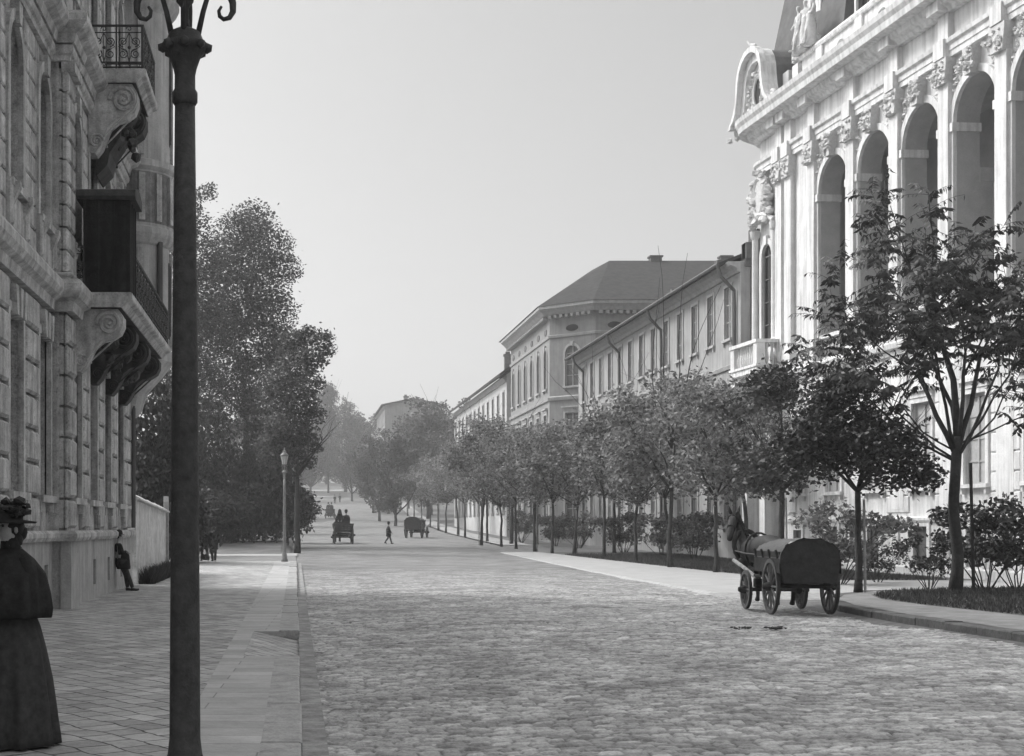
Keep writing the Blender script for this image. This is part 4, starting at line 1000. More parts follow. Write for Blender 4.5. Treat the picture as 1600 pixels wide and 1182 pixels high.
for x, y in ((32.3, 126.5), (38.6, 126.5)):
    c = MB(); c.box(x-.5-loc2.x, x+.5-loc2.x, y-.4-loc2.y, y+.4-loc2.y, 24.9+zo, 26.05+zo); c.box(x-.6-loc2.x, x+.6-loc2.x, y-.5-loc2.y, y+.5-loc2.y, 26.052+zo, 26.2+zo); c.build('chimney', M['brickdk'], H2)
# next house with its white gable
def plain_house(label, x, d0, d1, ze, depth, nwin, material, rows, gabled=True, ridge=4.5):
    h_ = empty('town_house', (x, (d0+d1)/2, gz((d0+d1)/2))); tag(h_, label, 'building'); fc = Facade(h_, x, d1, R(-90)); ln = d1-d0
    us = [ln*(k+.5)/nwin for k in range(nwin)]; mb = MB(); z = -1.0
    ops = []
    for k, (zb, zt) in enumerate(rows):
        z1 = (zt+rows[k+1][0])/2 if k+1 < len(rows) else ze
        wall(mb, 0, ln, z, z1, 0, .5, [(u, 1.2, zb, zt, False) for u in us]); z = z1
    mb.box(0, .4, .5, depth, -1, ze); mb.box(ln-.4, ln, .5, depth, -1, ze); mb.box(.4, ln-.4, depth-.4, depth, -1, ze)
    mid = depth/2
    for a in (0, ln-.4): mb.prism([(0, ze+.002), (mid, ze+ridge), (depth, ze+.002)], a+.002, a+.398, 'x')
    fc.build('wall', mb, material)
    for u in us:
        for zb, zt in rows: window(fc, u, 1.2, zb, zt, False, 0, 'frame', 'plain', .18, .06, True, 3, True, M['trim2'], rec=.12, glass='housepane')
    r = MB(); r.prism([(-.8, ze-.25), (mid, ze+ridge+.1), (depth+.8, ze-.25), (depth+.8, ze+.05), (mid, ze+ridge+.45), (-.8, ze+.05)], -.6, ln+.6, 'x'); fc.build('roof', r, M['roof'])
    t = MB(); t.sweep([(0, ze-.7), (.15, ze-.7), (.4, ze-.3), (0, ze-.3)], [(0, 0), (ln, 0)]); fc.build('moulding', t, M['trim2'])
    for u in (ln*.3, ln*.75): gable_chimney(fc, 'chimney', u, mid-1, ze+ridge-1.2, ze+ridge+1.3, .4)
    return h_
plain_house('white gabled house with tiled roof half hidden by trees past the corner house', 21.2, 141.5, 188, 17.2, 12, 12, M['plaster3'], [(3.4, 5.8), (8.0, 10.8), (12.8, 15.6)])
plain_house('far pale house with high plain walls above the trees at the street end', 19.0, 300, 330, 28.0, 12, 6, M['plaster'], [(12, 15), (18, 21), (24, 27)], ridge=1.0)
# ------------------------------------------------------------------ old wall by the pavement
wl = empty('plaster_wall', (-4.75, 46, 0)); tag(wl, 'low peeling white plaster wall with a pale sloping coping just beyond the palais', 'wall')
fw_ = Facade(wl, -4.72, 41.6, R(90))
m = MB(); rr = random.Random(3)
N_ = 14; L_ = 9.6
top = [2.62-.02*i+.015*rr.uniform(-1, 1) for i in range(N_+1)]
v = []
for i in range(N_+1):
    u = L_*i/N_; o_ = rr.uniform(-.015, .015)
    v += [(u, o_-.06, .0), (u, o_, .55), (u, o_*.6, 1.4), (u, 0, top[i]), (u, .35, top[i]), (u, .35, 0)]
f = [(i*6+j, i*6+(j+1) % 6, i*6+6+(j+1) % 6, i*6+6+j) for i in range(N_) for j in range(6)]+[(5, 4, 3, 2, 1, 0), tuple(range(N_*6, N_*6+6))]
m.add(v, f); fw_.build('masonry', m, M['wallplaster'])
m = MB(); v = []
for i in range(N_+1):
    u = -.08+(L_+.16)*i/N_; t = top[i]+.003
    v += [(u, -.14, t), (u, -.14, t+.05), (u, .15, t+.22), (u, .45, t+.05), (u, .45, t)]
f = [(i*5+j, i*5+(j+1) % 5, i*5+5+(j+1) % 5, i*5+5+j) for i in range(N_) for j in range(5)]+[(4, 3, 2, 1, 0), tuple(range(N_*5, N_*5+5))]
m.add(v, f); fw_.build('coping', m, M['coping'])
m = MB(); m.box(L_-.02+.1, L_+.28, -.08, .1, 0, 2.75); m.prism([(L_+.08, 2.75), (L_+.28, 2.75), (L_+.18, 2.95)], -.08, .1); fw_.build('end_post', m, M['stake'])
wg = blades(2600, (-4.66, -4.2), (41.8, 51.5), .42, .1)
o = link('weeds', quadmesh('weeds', wg), M['grass']); tag(o, 'strip of rank weeds along the foot of the peeling white wall', 'weeds', kind='stuff')
# rope and post fence in front of the park trees
fe = empty('park_fence', (-4, 92, lawnz(92))); tag(fe, 'low post and rail fence between the lawn and the park trees on the left', 'fence')
pm_ = MB()
zf = lawnz(92)
for k in range(14):
    x = -9.5+k*.75; y = 92+.25*k*.4
    p_ = MB(); p_.tube([(x+4, y-92, -.15), (x+4+.01, y-92, .95)], [.05, .04], 6); p_.build('post', M['bark'], fe)
for z in (.45, .85):
    pts = []
    for k in range(14):
        x = -9.5+k*.75; y = .1*k
        pts.append((x+4, y-.05, z))
        if k < 13: pts.append((x+4.37, y, z-.07))
    q_ = MB(); q_.tube(pts, .018, 5); q_.build('rail', M['bark'], fe)
# ------------------------------------------------------------------ street lamps
def street_lamp(loc, label, full=True, material='lampiron', scr=1.0):
    t = empty('street_lamp', loc); tag(t, label, 'street lamp', 'gas lamps along the left kerb')
    p = MB(); p.lathe([(.17, 0), (.17, .1), (.13, .16), (.13, .36), (.095, .46), (.085, .55), (.082, 1.1), (.074, 2.4), (.063, 3.4), (.055, 4.18)], n=20)
    p.build('post', M[material], t, True)
    c = MB(); c.lathe([(.058, 4.13), (.07, 4.15), (.07, 4.2), (.058, 4.22), (.057, 4.3), (.065, 4.34), (.085, 4.40), (.125, 4.45), (.13, 4.47), (.10, 4.50), (.085, 4.54), (.05, 4.56)], n=16)
    for k in range(8):
        q = 2*math.pi*k/8+.2; c.blob((.12*math.cos(q), .12*math.sin(q), 4.455), .032, k, .1)
    c.build('capital', M[material], t, True)
    b = MB()
    for k in range(4):
        q = math.pi*k/2+.15; cx_, sy_ = math.cos(q), math.sin(q)
        b.tube([(.07*cx_, .07*sy_, 4.52), (.10*cx_, .10*sy_, 4.66), (.14*cx_, .14*sy_, 4.80)], [.017, .015, .013], 7)
        sp = [(.145, 4.80), (.18, 4.815), (.215, 4.80), (.245, 4.76), (.262, 4.71), (.262, 4.66), (.242, 4.625), (.212, 4.617), (.19, 4.635), (.185, 4.665), (.2, 4.69)]
        if full: b.tube([(a*cx_, a*sy_, z) for a, z in sp], [.018, .02, .022, .022, .02, .018, .015, .013, .012, .01, .008], 7)
    b.tube([(0.145*math.cos(q), .145*math.sin(q), 4.80) for q in np.linspace(0, 6.283, 25)], .012, 6)
    b.lathe([(.03, 4.55), (.022, 4.6), (.02, 4.68), (.05, 4.72), (.035, 4.75), (.022, 4.78), (.024, 4.84)], n=10)
    b.build('bracket', M[material], t, True)
    l = MB(); zb, zt = 4.84, 5.26
    for k in range(6):
        q = 2*math.pi*k/6; l.tube([(.105*math.cos(q), .105*math.sin(q), zb), (.20*math.cos(q), .20*math.sin(q), zt)], .011, 5)
    for r_2, z in ((.105, zb), (.20, zt)): l.tube([(r_2*math.cos(q), r_2*math.sin(q), z) for q in np.linspace(0, 6.283, 7)], .014, 5)
    l.build('lantern', M[material], t)
    gl = MB(); gl.lathe([(.10, zb+.005), (.195, zt-.005)], n=6); gl.build('glazing', M['lampglass'], t)
    rf_ = MB(); rf_.lathe([(.225, zt+.005), (.225, zt+.03), (.12, zt+.15), (.075, zt+.18), (.085, zt+.22), (.09, zt+.24), (.04, zt+.29), (.02, zt+.33), (.03, zt+.36), (.015, zt+.39), (.003, zt+.46)], n=12); rf_.build('lantern_cap', M[material], t, True)
    return t
d1_ = 7.7
l1 = street_lamp((X(289, d1_), d1_, SW), 'dark cast iron street lamp with scroll brackets standing close in the foreground')
l1.scale = (1, 1, .966); l1.rotation_euler = (0, 0, R(-9))
l2 = street_lamp((X(444.5, 65.2), 65.2, SW+.0+gz(65.2)), 'small sunlit-pale gas lamp with a glazed lantern at the far end of the pavement', False, 'sunlitiron')
l2.scale = (.92, .92, .93)
pl_ = empty('pole', (X(457.5, 105), 105, gz(105))); tag(pl_, 'thin pale wooden pole at the road edge beside the dark park trees', 'pole')
p = MB(); p.tube([(0, 0, -.2), (0, 0, 5.8)], [.07, .05], 8); p.build('shaft', M['stake'], pl_)
p = MB(); p.lathe([(.07, 5.8), (.08, 5.83), (.05, 5.9), (.01, 5.95)], n=8); p.build('cap', M['stake'], pl_)
# ------------------------------------------------------------------ trees and shrubs
def rot_rand(rs, n):
    a = rs.normal(size=(n, 3)); a /= np.linalg.norm(a, axis=1)[:, None]
    b = rs.normal(size=(n, 3)); b -= a*np.sum(a*b, 1)[:, None]; b /= np.linalg.norm(b, axis=1)[:, None]
    return a, b
def leaf_quads(C, rs, L, W, up=.35, droop=0.0):
    n = len(C); a, b = rot_rand(rs, n)
    nrm = np.cross(a, b); nrm[:, 2] = np.abs(nrm[:, 2])+up; nrm /= np.linalg.norm(nrm, axis=1)[:, None]
    a = a-nrm*np.sum(a*nrm, 1)[:, None]
    if droop: a[:, 2] -= droop
    a /= np.linalg.norm(a, axis=1)[:, None]; b = np.cross(nrm, a); b /= np.linalg.norm(b, axis=1)[:, None]
    l = L*rs.uniform(.6, 1.25, n)[:, None]; w_ = W*rs.uniform(.7, 1.2, n)[:, None]
    return np.stack([C-a*l*.5, C+b*w_*.5-a*l*.05, C+a*l*.5, C-b*w_*.5-a*l*.05], 1)
def clump_points(clumps, n, rs, shell=.55):
    c = np.array([k[:3] for k in clumps]); r = np.array([k[3] for k in clumps])
    p = r**2.2; p /= p.sum(); i = rs.choice(len(c), n, p=p)
    d = rs.normal(size=(n, 3)); d /= np.linalg.norm(d, axis=1)[:, None]
    q = shell+(1-shell)*rs.rand(n)**.8; q = np.where(rs.rand(n) < .25, rs.rand(n)**.5, q)
    # ragged edge
    q = q*(1+.22*rs.normal(size=n)*(rs.rand(n) < .35))
    return c[i]+d*(r[i]*q)[:, None]*np.array([1, 1, .85])
ALONG = None
def limbs(mb, p0, d0, ln, rad, depth, rs, tips, spread=.55, nb=(2, 3), up=.25, seg=4, bend=.12):
    pts = [np.array(p0)]; d = np.array(d0)/np.linalg.norm(d0)
    for i in range(seg):
        d = d+rs.normal(size=3)*bend+np.array([0, 0, up*.12]); d /= np.linalg.norm(d); pts.append(pts[-1]+d*ln/seg)
    rr = [rad*(1-.45*i/seg) for i in range(seg+1)]
    mb.tube(pts, rr, 7 if rad > .04 else 5)
    if ALONG is not None and depth <= 1:
        for i in range(1, seg+1): ALONG.append((pts[i], d))
    if depth == 0: tips.append((pts[-1], d)); return
    n = rs.randint(nb[0], nb[1]+1)
    for k in range(n):
        q = rs.uniform(0, 6.28)+k*6.28/n; a = spread*rs.uniform(.7, 1.3)
        s = np.array([math.cos(q), math.sin(q), 0]); e = d*math.cos(a)+s*math.sin(a)+np.array([0, 0, up*.3])
        j = seg if k < 2 else rs.randint(seg-2, seg+1)
        limbs(mb, pts[j], e, ln*rs.uniform(.62, .85), rr[j]*.68, depth-1, rs, tips, spread, nb, up, max(2, seg-1), bend)
def tree_parts(name, H, clear, cr, nleaf, leaf, lm, seed, trunk_r=.07, bark='bark', clumps=None, ellip=(1, 1), nclump=16, stake=False, lk=1.0, shoots=0, lean=0, droop=.15, trans=None, shell=.55, clr=(.3, .48)):
    rs = np.random.RandomState(seed)
    t = empty(name)
    mb = MB(); tips = []
    top = np.array([lean, 0, clear]); k = 6
    pts = [np.array([lean*(i/k)**1.3+.02*rs.normal(), .02*rs.normal(), clear*i/k-.1*(i == 0)]) for i in range(k+1)]
    mb.tube(pts, [trunk_r*(1.45 if i == 0 else 1.12-.3*i/k) for i in range(k+1)], 9)
    hc = (H-clear)
    nb = 5
    for i in range(nb):
        q = 6.28*i/nb+rs.uniform(-.4, .4); e = rs.uniform(.45, .9)
        limbs(mb, pts[-1], (math.cos(q)*math.sin(e), math.sin(q)*math.sin(e), math.cos(e)), hc*.42*lk, trunk_r*.55, 2, rs, tips, .5, (2, 3), .3)
    limbs(mb, pts[-1], (.05, 0, 1), hc*.5*lk, trunk_r*.7, 2, rs, tips, .45, (2, 3), .4)
    for i in range(shoots):
        q = 6.28*i/max(1, shoots)+rs.uniform(-.4, .4); e = rs.uniform(.2, .62)
        limbs(mb, pts[-1]+np.array([0, 0, hc*.35]), (math.cos(q)*math.sin(e), math.sin(q)*math.sin(e), math.cos(e)), hc*rs.uniform(.75, .95), trunk_r*.42, 1, rs, [], .35, (1, 2), .2, 4, .1)
    mb.build('trunk', M[bark], t, True, fix=False)
    if clumps is None:
        clumps = []
        for i in range(nclump):
            q = rs.uniform(0, 6.28); zz = rs.uniform(-1, 1); rr = math.sqrt(max(0, 1-zz*zz))*rs.uniform(.45, .78)
            # slightly squarish crown, fuller low down
            clumps.append((lean+cr*ellip[0]*rr*math.cos(q), cr*ellip[1]*rr*math.sin(q), clear+hc*.5+zz*hc*.40, cr*rs.uniform(*clr)))
        for p, d in tips[::3]: clumps.append((p[0], p[1], min(p[2], H-.3), cr*.24))
    C = clump_points(clumps, nleaf, rs, shell)
    o = link('crown', quadmesh('crown', leaf_quads(C, rs, leaf, leaf*.62, .3, droop)), M[lm], t)
    if stake:
        s = MB(); s.tube([(.16, -.05, -.1), (.13, -.04, clear*.92)], [.035, .03], 7); s.build('stake', M['stake'], t)
    return t
# ---- the row of young trees along the promenade
PROTO = [tree_parts('young_tree', (7.6, 7.0, 8.2, 7.8, 6.8, 7.9)[i], (3.0, 2.8, 3.2, 3.0, 2.7, 3.3)[i], (2.45, 2.2, 2.7, 2.5, 2.1, 2.6)[i], (4600, 3600, 5400, 4200, 3400, 5000)[i], .22, 'leafR', 11+i, .085, clr=(.22, .46), stake=(i % 2 == 0), shoots=(5 if i == 3 else 2 if i == 5 else 0), nclump=22, lean=(0, .15, -.2, .1, .25, -.1)[i], ellip=((1, 1), (1.15, .9), (1, 1.1), (1.1, 1), (.9, 1.1), (1, 1))[i]) for i in range(6)]
row = [(1118, 895, 1.0, 0), (1046, 887, 1.12, 3), (992, 878, .98, 1), (944, 873, 1.0, 5), (897, 867, 1.05, 4), (863, 865, .95, 2), (835, 862, 1.05, 0), (806, 858, 1.0, 5), (784, 854.5, 1.02, 1), (752, 852, 1.2, 2)]
names = ['nearest the horse', 'with bare shoots on top, second from the horse', 'third from the horse', 'fourth from the horse', 'fifth from the horse', 'sixth from the horse', 'seventh from the horse', 'eighth from the horse', 'ninth from the horse', 'at the corner of the side street']
used = set()
def place(i, x, d, z, s, rz, label, cat, group, name=None, protos=None):
    P_ = protos or PROTO; p = P_[i]
    key = (id(P_), i)
    if key not in used: used.add(key); t = p; t.location = (x, d, z); t.rotation_euler = (0, 0, rz); t.scale = (s, s, s)
    else: t = copy_tree(p, (x, d, z), rz, (s, s, s))
    tag(t, label, cat, group); return t
rr = random.Random(8)
for (px, py, s, i), nm in zip(row, names):
    d = solve(py, .02); place(i, X(px, d), d, gz(d), s*.98, rr.uniform(0, 6.2), 'slim young street tree by the walk, '+nm, 'tree', 'young trees along the promenade')
far = [(108, 16.6), (116, 15.8), (124, 16.4), (133, 16.0), (143, 16.5), (154, 16.4), (166, 16.8), (180, 17.2), (196, 17.6), (214, 18.0), (234, 18.6), (256, 19.2), (280, 20)]
ordn = ['first', 'second', 'third', 'fourth', 'fifth', 'sixth', 'seventh', 'eighth', 'ninth', 'tenth', 'eleventh', 'twelfth', 'farthest']
for k, (d, x) in enumerate(far):
    place((k*5) % 6, x, d, gz(d), rr.uniform(1.05, 1.3), rr.uniform(0, 6.2), ordn[k]+' leafy street tree beyond the side street in the right hand avenue row', 'tree', 'avenue trees beyond the side street')
# second line of trees behind, closer to the houses
for k, (d, x) in enumerate([(62, 19.9), (74, 19.6), (84, 19.0), (112, 19.2), (126, 19.2)]):
    place((k+1) % 6, x, d, gz(d), rr.uniform(.95, 1.15), rr.uniform(0, 6.2), ['leafy tree behind the front row, near the palace portal', 'leafy tree in the second line before the terrace windows', 'leafy tree in the second line, last before the side street', 'leafy tree against the corner house wall past the side street', 'leafy tree deepest in the second line by the corner house'][k], 'tree', 'second line of trees by the houses')
# tree with a double stem in front of the palace corner
def solo(t, loc, label, rz=0, group=None, cat='tree'):
    t.location = loc; t.rotation_euler = (0, 0, rz); tag(t, label, cat, group); return t
solo(tree_parts('street_tree', 7.4, 3.1, 2.3, 5200, .22, 'leafA', 31, .11, stake=True), (X(1222, 50), 50, gz(50)), 'dark leafy tree with a twin stem behind the horse before the palace corner')
# tree A, dark round headed tree by the wagon
da = 35.9
clA = [(-1.55, 0, 3.5, .75), (-.9, .3, 3.35, .8), (-.1, -.2, 3.6, .85), (.75, .1, 3.2, .85), (1.45, .2, 3.1, .7), (1.75, -.2, 2.95, .45), (-1.2, -.3, 4.1, .7), (-.3, .2, 4.5, .85), (.5, 0, 4.0, .8), (-.5, 0, 5.15, .65), (.15, .2, 5.4, .5), (-.85, .4, 4.75, .5), (1.1, -.5, 3.7, .55), (0, .9, 3.8, .8), (0, -.9, 3.7, .8), (-1.7, .3, 3.9, .45)]
solo(tree_parts('street_tree', 5.8, 2.55, 1.9, 9500, .15, 'leafA', 41, .085, clumps=clA, stake=True, shell=.4), (X(1341, da), da, .16), 'dark round headed tree on the island corner just right of the covered wagon')
# tree B: tall open ash with hanging leaflets
def ash(seed, H=12.0):
    global ALONG
    ALONG = []
    rs = np.random.RandomState(seed); t = empty('ash_tree'); mb = MB(); tips = []
    k = 8; pts = [np.array([.05*math.sin(i), .03*math.cos(i*1.7), 4.1*i/k-.1*(i == 0)]) for i in range(k+1)]
    mb.tube(pts, [.19, .155, .14, .135, .132, .13, .128, .126, .124], 10)
    # leaders
    for q, e, ln, r in ((2.9, .26, 2.5, .08), (3.4, .6, 2.8, .05), (.2, .3, 2.6, .08), (6.0, .62, 2.7, .05), (1.4, .24, 2.6, .07), (4.6, .3, 2.5, .065), (2.2, .95, 2.6, .036), (.7, .95, 2.4, .036), (3.1, 1.0, 3.1, .036), (5.3, .8, 2.5, .04), (3.3, 1.25, 2.3, .03), (.1, 1.2, 2.3, .03)):
        limbs(mb, pts[-1]-np.array([0, 0, rs.uniform(0, .7)]), (math.cos(q)*math.sin(e), math.sin(q)*math.sin(e), math.cos(e)), ln, r, 2, rs, tips, .5, (2, 3), .22, 4, .13)
    limbs(mb, pts[-1], (.0, 0, 1), 3.0, .10, 2, rs, tips, .42, (2, 3), .3)
    tw = MB(); Q = []; base = np.array([0, 0, 4.1])
    src = [(np.array(p), np.array(d)) for p, d in tips+ALONG]; ALONG = None
    for p, d in src:
        for j in range(rs.randint(2, 5)):
            dd = d+rs.normal(size=3)*.75; dd[2] = dd[2]*.6+.1; dd /= np.linalg.norm(dd); ln = rs.uniform(.5, 1.0)
            st = p-d*rs.uniform(0, .9); P_ = []
            for s in range(5):
                u = s/4.0; P_.append(st+dd*ln*u+np.array([0, 0, -.28*ln*u*u]))
            tw.tube(P_, [.008, .007, .006, .005, .004], 4)
            nl = rs.randint(6, 10)
            sd_ = np.cross(dd, [0, 0, 1]); sd_ /= np.linalg.norm(sd_)+1e-6
            for s in range(nl):
                u = .25+.75*s/(nl-1); c = st+dd*ln*u+np.array([0, 0, -.28*ln*u*u])
                for sx in (-1, 1):
                    L_ = rs.uniform(.14, .24); a = sd_*sx*.75+dd*.3+np.array([0, 0, -.75])+rs.normal(size=3)*.22; a /= np.linalg.norm(a)
                    b = np.cross(a, dd+rs.normal(size=3)*.3); b /= np.linalg.norm(b)+1e-6; w_ = L_*.36
                    Q.append([c, c+a*L_*.45+b*w_*.5, c+a*L_, c+a*L_*.45-b*w_*.5])
    mb.build('trunk', M['bark'], t, True, fix=False); tw.build('twigs', M['bark'], t, fix=False)
    link('crown', quadmesh('crown', np.array(Q)), M['leafB'], t)
    s = MB(); s.tube([(.42, -.1, -.1), (.36, -.05, 3.4)], [.045, .04], 7); s.build('stake', M['bark'], t)
    return t
db = 36.0
ab = ash(52); solo(ab, (X(1493, db), db, .16), 'tall open ash tree with hanging leaflets and forked trunk at the right edge', 0.0)
ab.scale = (1.0, 1.0, .97)
# shrubs
def shrub(seed, r, h, n, leaf, lm='leafS'):
    rs = np.random.RandomState(seed); t = empty('shrub'); mb = MB(); tips = []
    for i in range(9):
        q = 6.28*i/9+rs.uniform(-.3, .3); e = rs.uniform(.1, .75)
        limbs(mb, (.1*math.cos(q), .1*math.sin(q), -.05), (math.cos(q)*math.sin(e), math.sin(q)*math.sin(e), math.cos(e)), h*.6, .018, 1, rs, tips, .5, (2, 3), .2, 3)
    mb.build('stem', M['bark'], t, True, fix=False)
    cl = [(p[0], p[1], p[2]*.9, r*.3) for p, d in tips]+[(r*.5*math.cos(q), r*.5*math.sin(q), h*.42, r*.42) for q in np.linspace(0, 5.5, 6)]
    C = clump_points(cl, n, rs, .3); C = C[C[:, 2] > .05]
    link('foliage', quadmesh('foliage', leaf_quads(C, rs, leaf, leaf*.62, .2, .1)), M[lm], t); return t
SH = [shrub(61, 1.15, 1.9, 2600, .15), shrub(62, 1.0, 2.1, 2200, .15, 'leafS'), shrub(63, .95, 2.1, 1500, .15, 'leafB')]
shr = [(1085, 884, 20.2, 0, 1.1), (1035, 880, 20.0, 1, 1.0), (975, 873, 19.8, 0, 1.1), (905, 866, 19.4, 1, 1.05), (868, 862, 19.0, 0, 1.0), (815, 857, 18.7, 1, 1.1)]
shl = ['large round bush between young tree trunks, closest to the horse', 'bush of lighter leaf behind the second young tree trunk', 'wide dark bush under the third and fourth young trees', 'bush under the fifth young tree beside the gravel walk', 'bush under the sixth young tree before the terrace', 'dark bush near the side street under the last young trees']
for (px, py, xx, i, s), lb in zip(shr, shl):
    d = F*xx/(px-VX); d = min(d, 118); place(i, X(px, d), d, gz(d), s*1.15, rr.uniform(0, 6), lb, 'bush', 'bushes under the young trees', protos=SH)
for k, (px, d, i, s, lb) in enumerate([(1310, 44.0, 1, 1.25, 'leafy bush growing right behind the covered wagon'), (1372, 45.5, 2, .7, 'small thin bush by the palace wall right of the wagon'), (1452, 37.8, 2, .75, 'low sprawling bush left of the ash trunk'), (1540, 37.2, 2, 1.2, 'tall open bush right of the ash trunk'), (1590, 37.5, 2, 1.1, 'bush at the right edge of the photo on the island lawn')]):
    place(i, X(px, d), d, .16 if d < 40 else gz(d), s, rr.uniform(0, 6), lb, 'bush', 'bushes before the palace', protos=SH)
# ---- park trees on the left
def ptree(name, px, d, base, H, clumps_px, n, leaf, lm, seed, label, tr=.25, clear=None, shell=.45, group='park trees on the left'):
    """crown clumps given as picture position, depth offset and radius in metres: real blobs of foliage at real distance"""
    x0 = X(px, d); z0 = base
    cl = [((cx_-VX)*(d+dy)/F-x0, dy, CAMZ-(cy_-VY)*(d+dy)/F-z0, r*max(1.0, d/88.0)) for cx_, cy_, dy, r in clumps_px]
    t = tree_parts(name, H, clear or H*.3, 3, n, leaf, lm, seed, tr, clumps=cl, shell=shell, lk=.42)
    t.location = (x0, d, z0); tag(t, label, 'tree', group); return t
zb = lawnz(90)
ptree('park_tree', 385, 106, lawnz(106), 21, [(395, 345, 0, 1.5), (370, 365, 1, 1.7), (420, 385, -1, 1.7), (385, 410, 1.5, 2.1), (445, 420, 0, 1.2), (350, 420, 0, 1.6), (410, 450, -1, 1.9), (370, 480, 1, 2.3), (425, 490, 0, 1.8), (345, 500, 0, 2.0), (400, 540, 1, 2.4), (440, 545, 0, 1.7), (350, 570, 1, 2.2), (410, 600, 0, 2.2), (370, 640, -1, 2.2)], 34000, .25, 'leafL', 71, 'tallest park tree with a high rounded crown on the left of the street', clear=9)
ptree('park_tree', 300, 102, lawnz(102), 22, [(300, 310, 1, .9), (325, 300, 0, .7), (290, 350, 0, 1.7), (275, 395, -1, 1.6), (320, 400, 1, 1.7), (275, 440, 0, 2.0), (320, 450, 0, 1.9), (285, 500, 0, 2.2), (325, 520, 1, 2.0), (270, 560, 0, 2.2), (310, 600, 1, 2.2), (255, 620, 0, 1.9), (300, 660, 0, 2.2)], 24000, .25, 'leafL', 72, 'tall park tree with wispy top directly behind the dark lamp post', clear=9)
ptree('park_tree', 464, 84, gz(84), 15, [(505, 530, 0, .75), (480, 525, 1, .8), (515, 548, 0, .5), (455, 535, 1, 1.0), (490, 560, 0, 1.0), (460, 575, 0, 1.3), (485, 600, -1, 1.0), (440, 610, 1, 1.5), (470, 635, 0, 1.3), (495, 650, 0, .65), (450, 665, 0, 1.5), (480, 680, 0, .9), (495, 700, 0, .45), (455, 705, 0, 1.2), (430, 700, 1, 1.4), (482, 722, 0, .55)], 13000, .22, 'leafL', 73, 'park tree whose leafy boughs reach out over the road edge', tr=.16, clear=4.6)
for k, (px, d, sz, lb) in enumerate([(236, 64, 1.0, 'dark drooping conifer behind the peeling white wall'), (330, 97, 1.16, 'dark drooping conifer in the middle of the park edge, right of the lamp post'), (412, 98, 1.12, 'dark drooping conifer standing behind the small pale lamp'), (275, 95, 1.2, 'dark conifer half hidden by the lamp post')]):
    rs = np.random.RandomState(80+k); cl = []
    H = 8.6*sz
    for j in range(9):
        z = 1.5+(H-2.0)*j/8; rad = 2.9*sz*(1-.72*(j/8)**1.2)
        for q in np.linspace(0, 6.28, 8)[:-1]: cl.append((rad*.62*math.cos(q+j*.5), rad*.62*math.sin(q+j*.5), z-.1*rad, rad*.46))
    t = tree_parts('conifer', H+.6, 1.0, 2.5, 10500, .30, 'leafC', 90+k, .13, clumps=cl, droop=1.1, shell=.4, lk=.35)
    t.location = (X(px, d), d, lawnz(d)); tag(t, lb, 'tree', 'conifers at the park edge')
# dark backing shrubs and trunks of the park
SH2 = [shrub(161, 2.2, 3.4, 3600, .26, 'leafC')]
for k, (px, d, s, lb) in enumerate([(350, 95, 1.1, 'dark park bush behind the fence, left of the standing man'), (395, 97, 1.2, 'dark park bush behind the fence, right of the standing man'), (435, 99, 1.1, 'dark park bush behind the small pale lamp'), (290, 90, 1.2, 'dark park bush behind the foreground lamp post'), (225, 76, 1.2, 'dark park bush showing just above the peeling wall'), (455, 112, 1.0, 'dark park bush at the road edge behind the pole')]):
    place(0, X(px, d), d, lawnz(d), s, k*1.3, lb, 'bush', 'dark bushes of the park', protos=SH2)
# farther trees on the left side of the road and at the end of the street
FT = [tree_parts('far_tree', 17, 2.2, 4.9, 7500, .55, 'leafF', 101+i, .3, nclump=26, ellip=(1, 1)) for i in range(3)]
ft = [(13.2, 186, .72), (12.6, 212, .74), (13.5, 245, .74), (-3.2, 150, .72), (-4.5, 185, .8), (-3.0, 225, .9), (3.5, 330, 1.0), (8, 345, 1.3), (12.5, 352, 1.3), (-3, 350, 1.1), (16, 345, 1.05), (12, 300, .8), (-9, 300, 1.2), (2, 400, 1.1), (9, 410, 1.15), (26, 350, 1.2), (20.5, 218, 1.02), (23, 240, 1.15), (21, 262, .72), (26, 205, .95), (33, 400, 1.3), (-8, 380, 1.2)]
fl_ = ['crowding the right kerb, nearest of the hill trees', 'crowding the right kerb, second up the hill', 'crowding the right kerb, third up the hill', 'beside the road past the pole, on the left', 'left of the road beyond the dark wagon', 'left of the road near the small far cab', 'at the top of the hill, left of the tall pointed one', 'tall and pointed against the sky at the road end', 'right of the pointed tree on the hilltop', 'on the far left rise beyond the park', 'on the hilltop below the far pale house', 'in front of the far pale house', 'far left, behind the park edge', 'hazy, beyond the hill crest straight ahead', 'hazy, beyond the hill crest to the right', 'hazy, right of the far pale house', 'dark and full, before the white gabled house', 'full, behind the dark one by the gabled house', 'between the gabled house and the far pale house', 'close beside the white gabled house', 'hazy, far right over the roofs', 'hazy, far left skyline']
for k, ((x, d, s), lb) in enumerate(zip(ft, fl_)):
    t = place(k % 3, x, d, gz(d)-.2, s, rr.uniform(0, 6.2), 'large tree '+lb, 'tree', 'large trees up the hill', protos=FT)
    if k == 7: t.scale = (.75, .75, 1.62)
# the far wood on the hilltop reads as one mass
rs = np.random.RandomState(300); n = 26000
x = rs.uniform(-70, 90, n); d = rs.uniform(425, 470, n)
top_ = 9+4*np.sin(x*.21)+3*np.sin(x*.53+1)+2*np.sin(x*1.3)
C = np.stack([x, d, np.interp(d, _gd, _gz)+top_*rs.rand(n)**.7], -1)
o = link('far_wood', quadmesh('far_wood', leaf_quads(C, rs, 1.3, 1.0, .3)), M['leafF']); tag(o, 'pale far wood closing the street at the top of the hill', 'wood', kind='stuff')
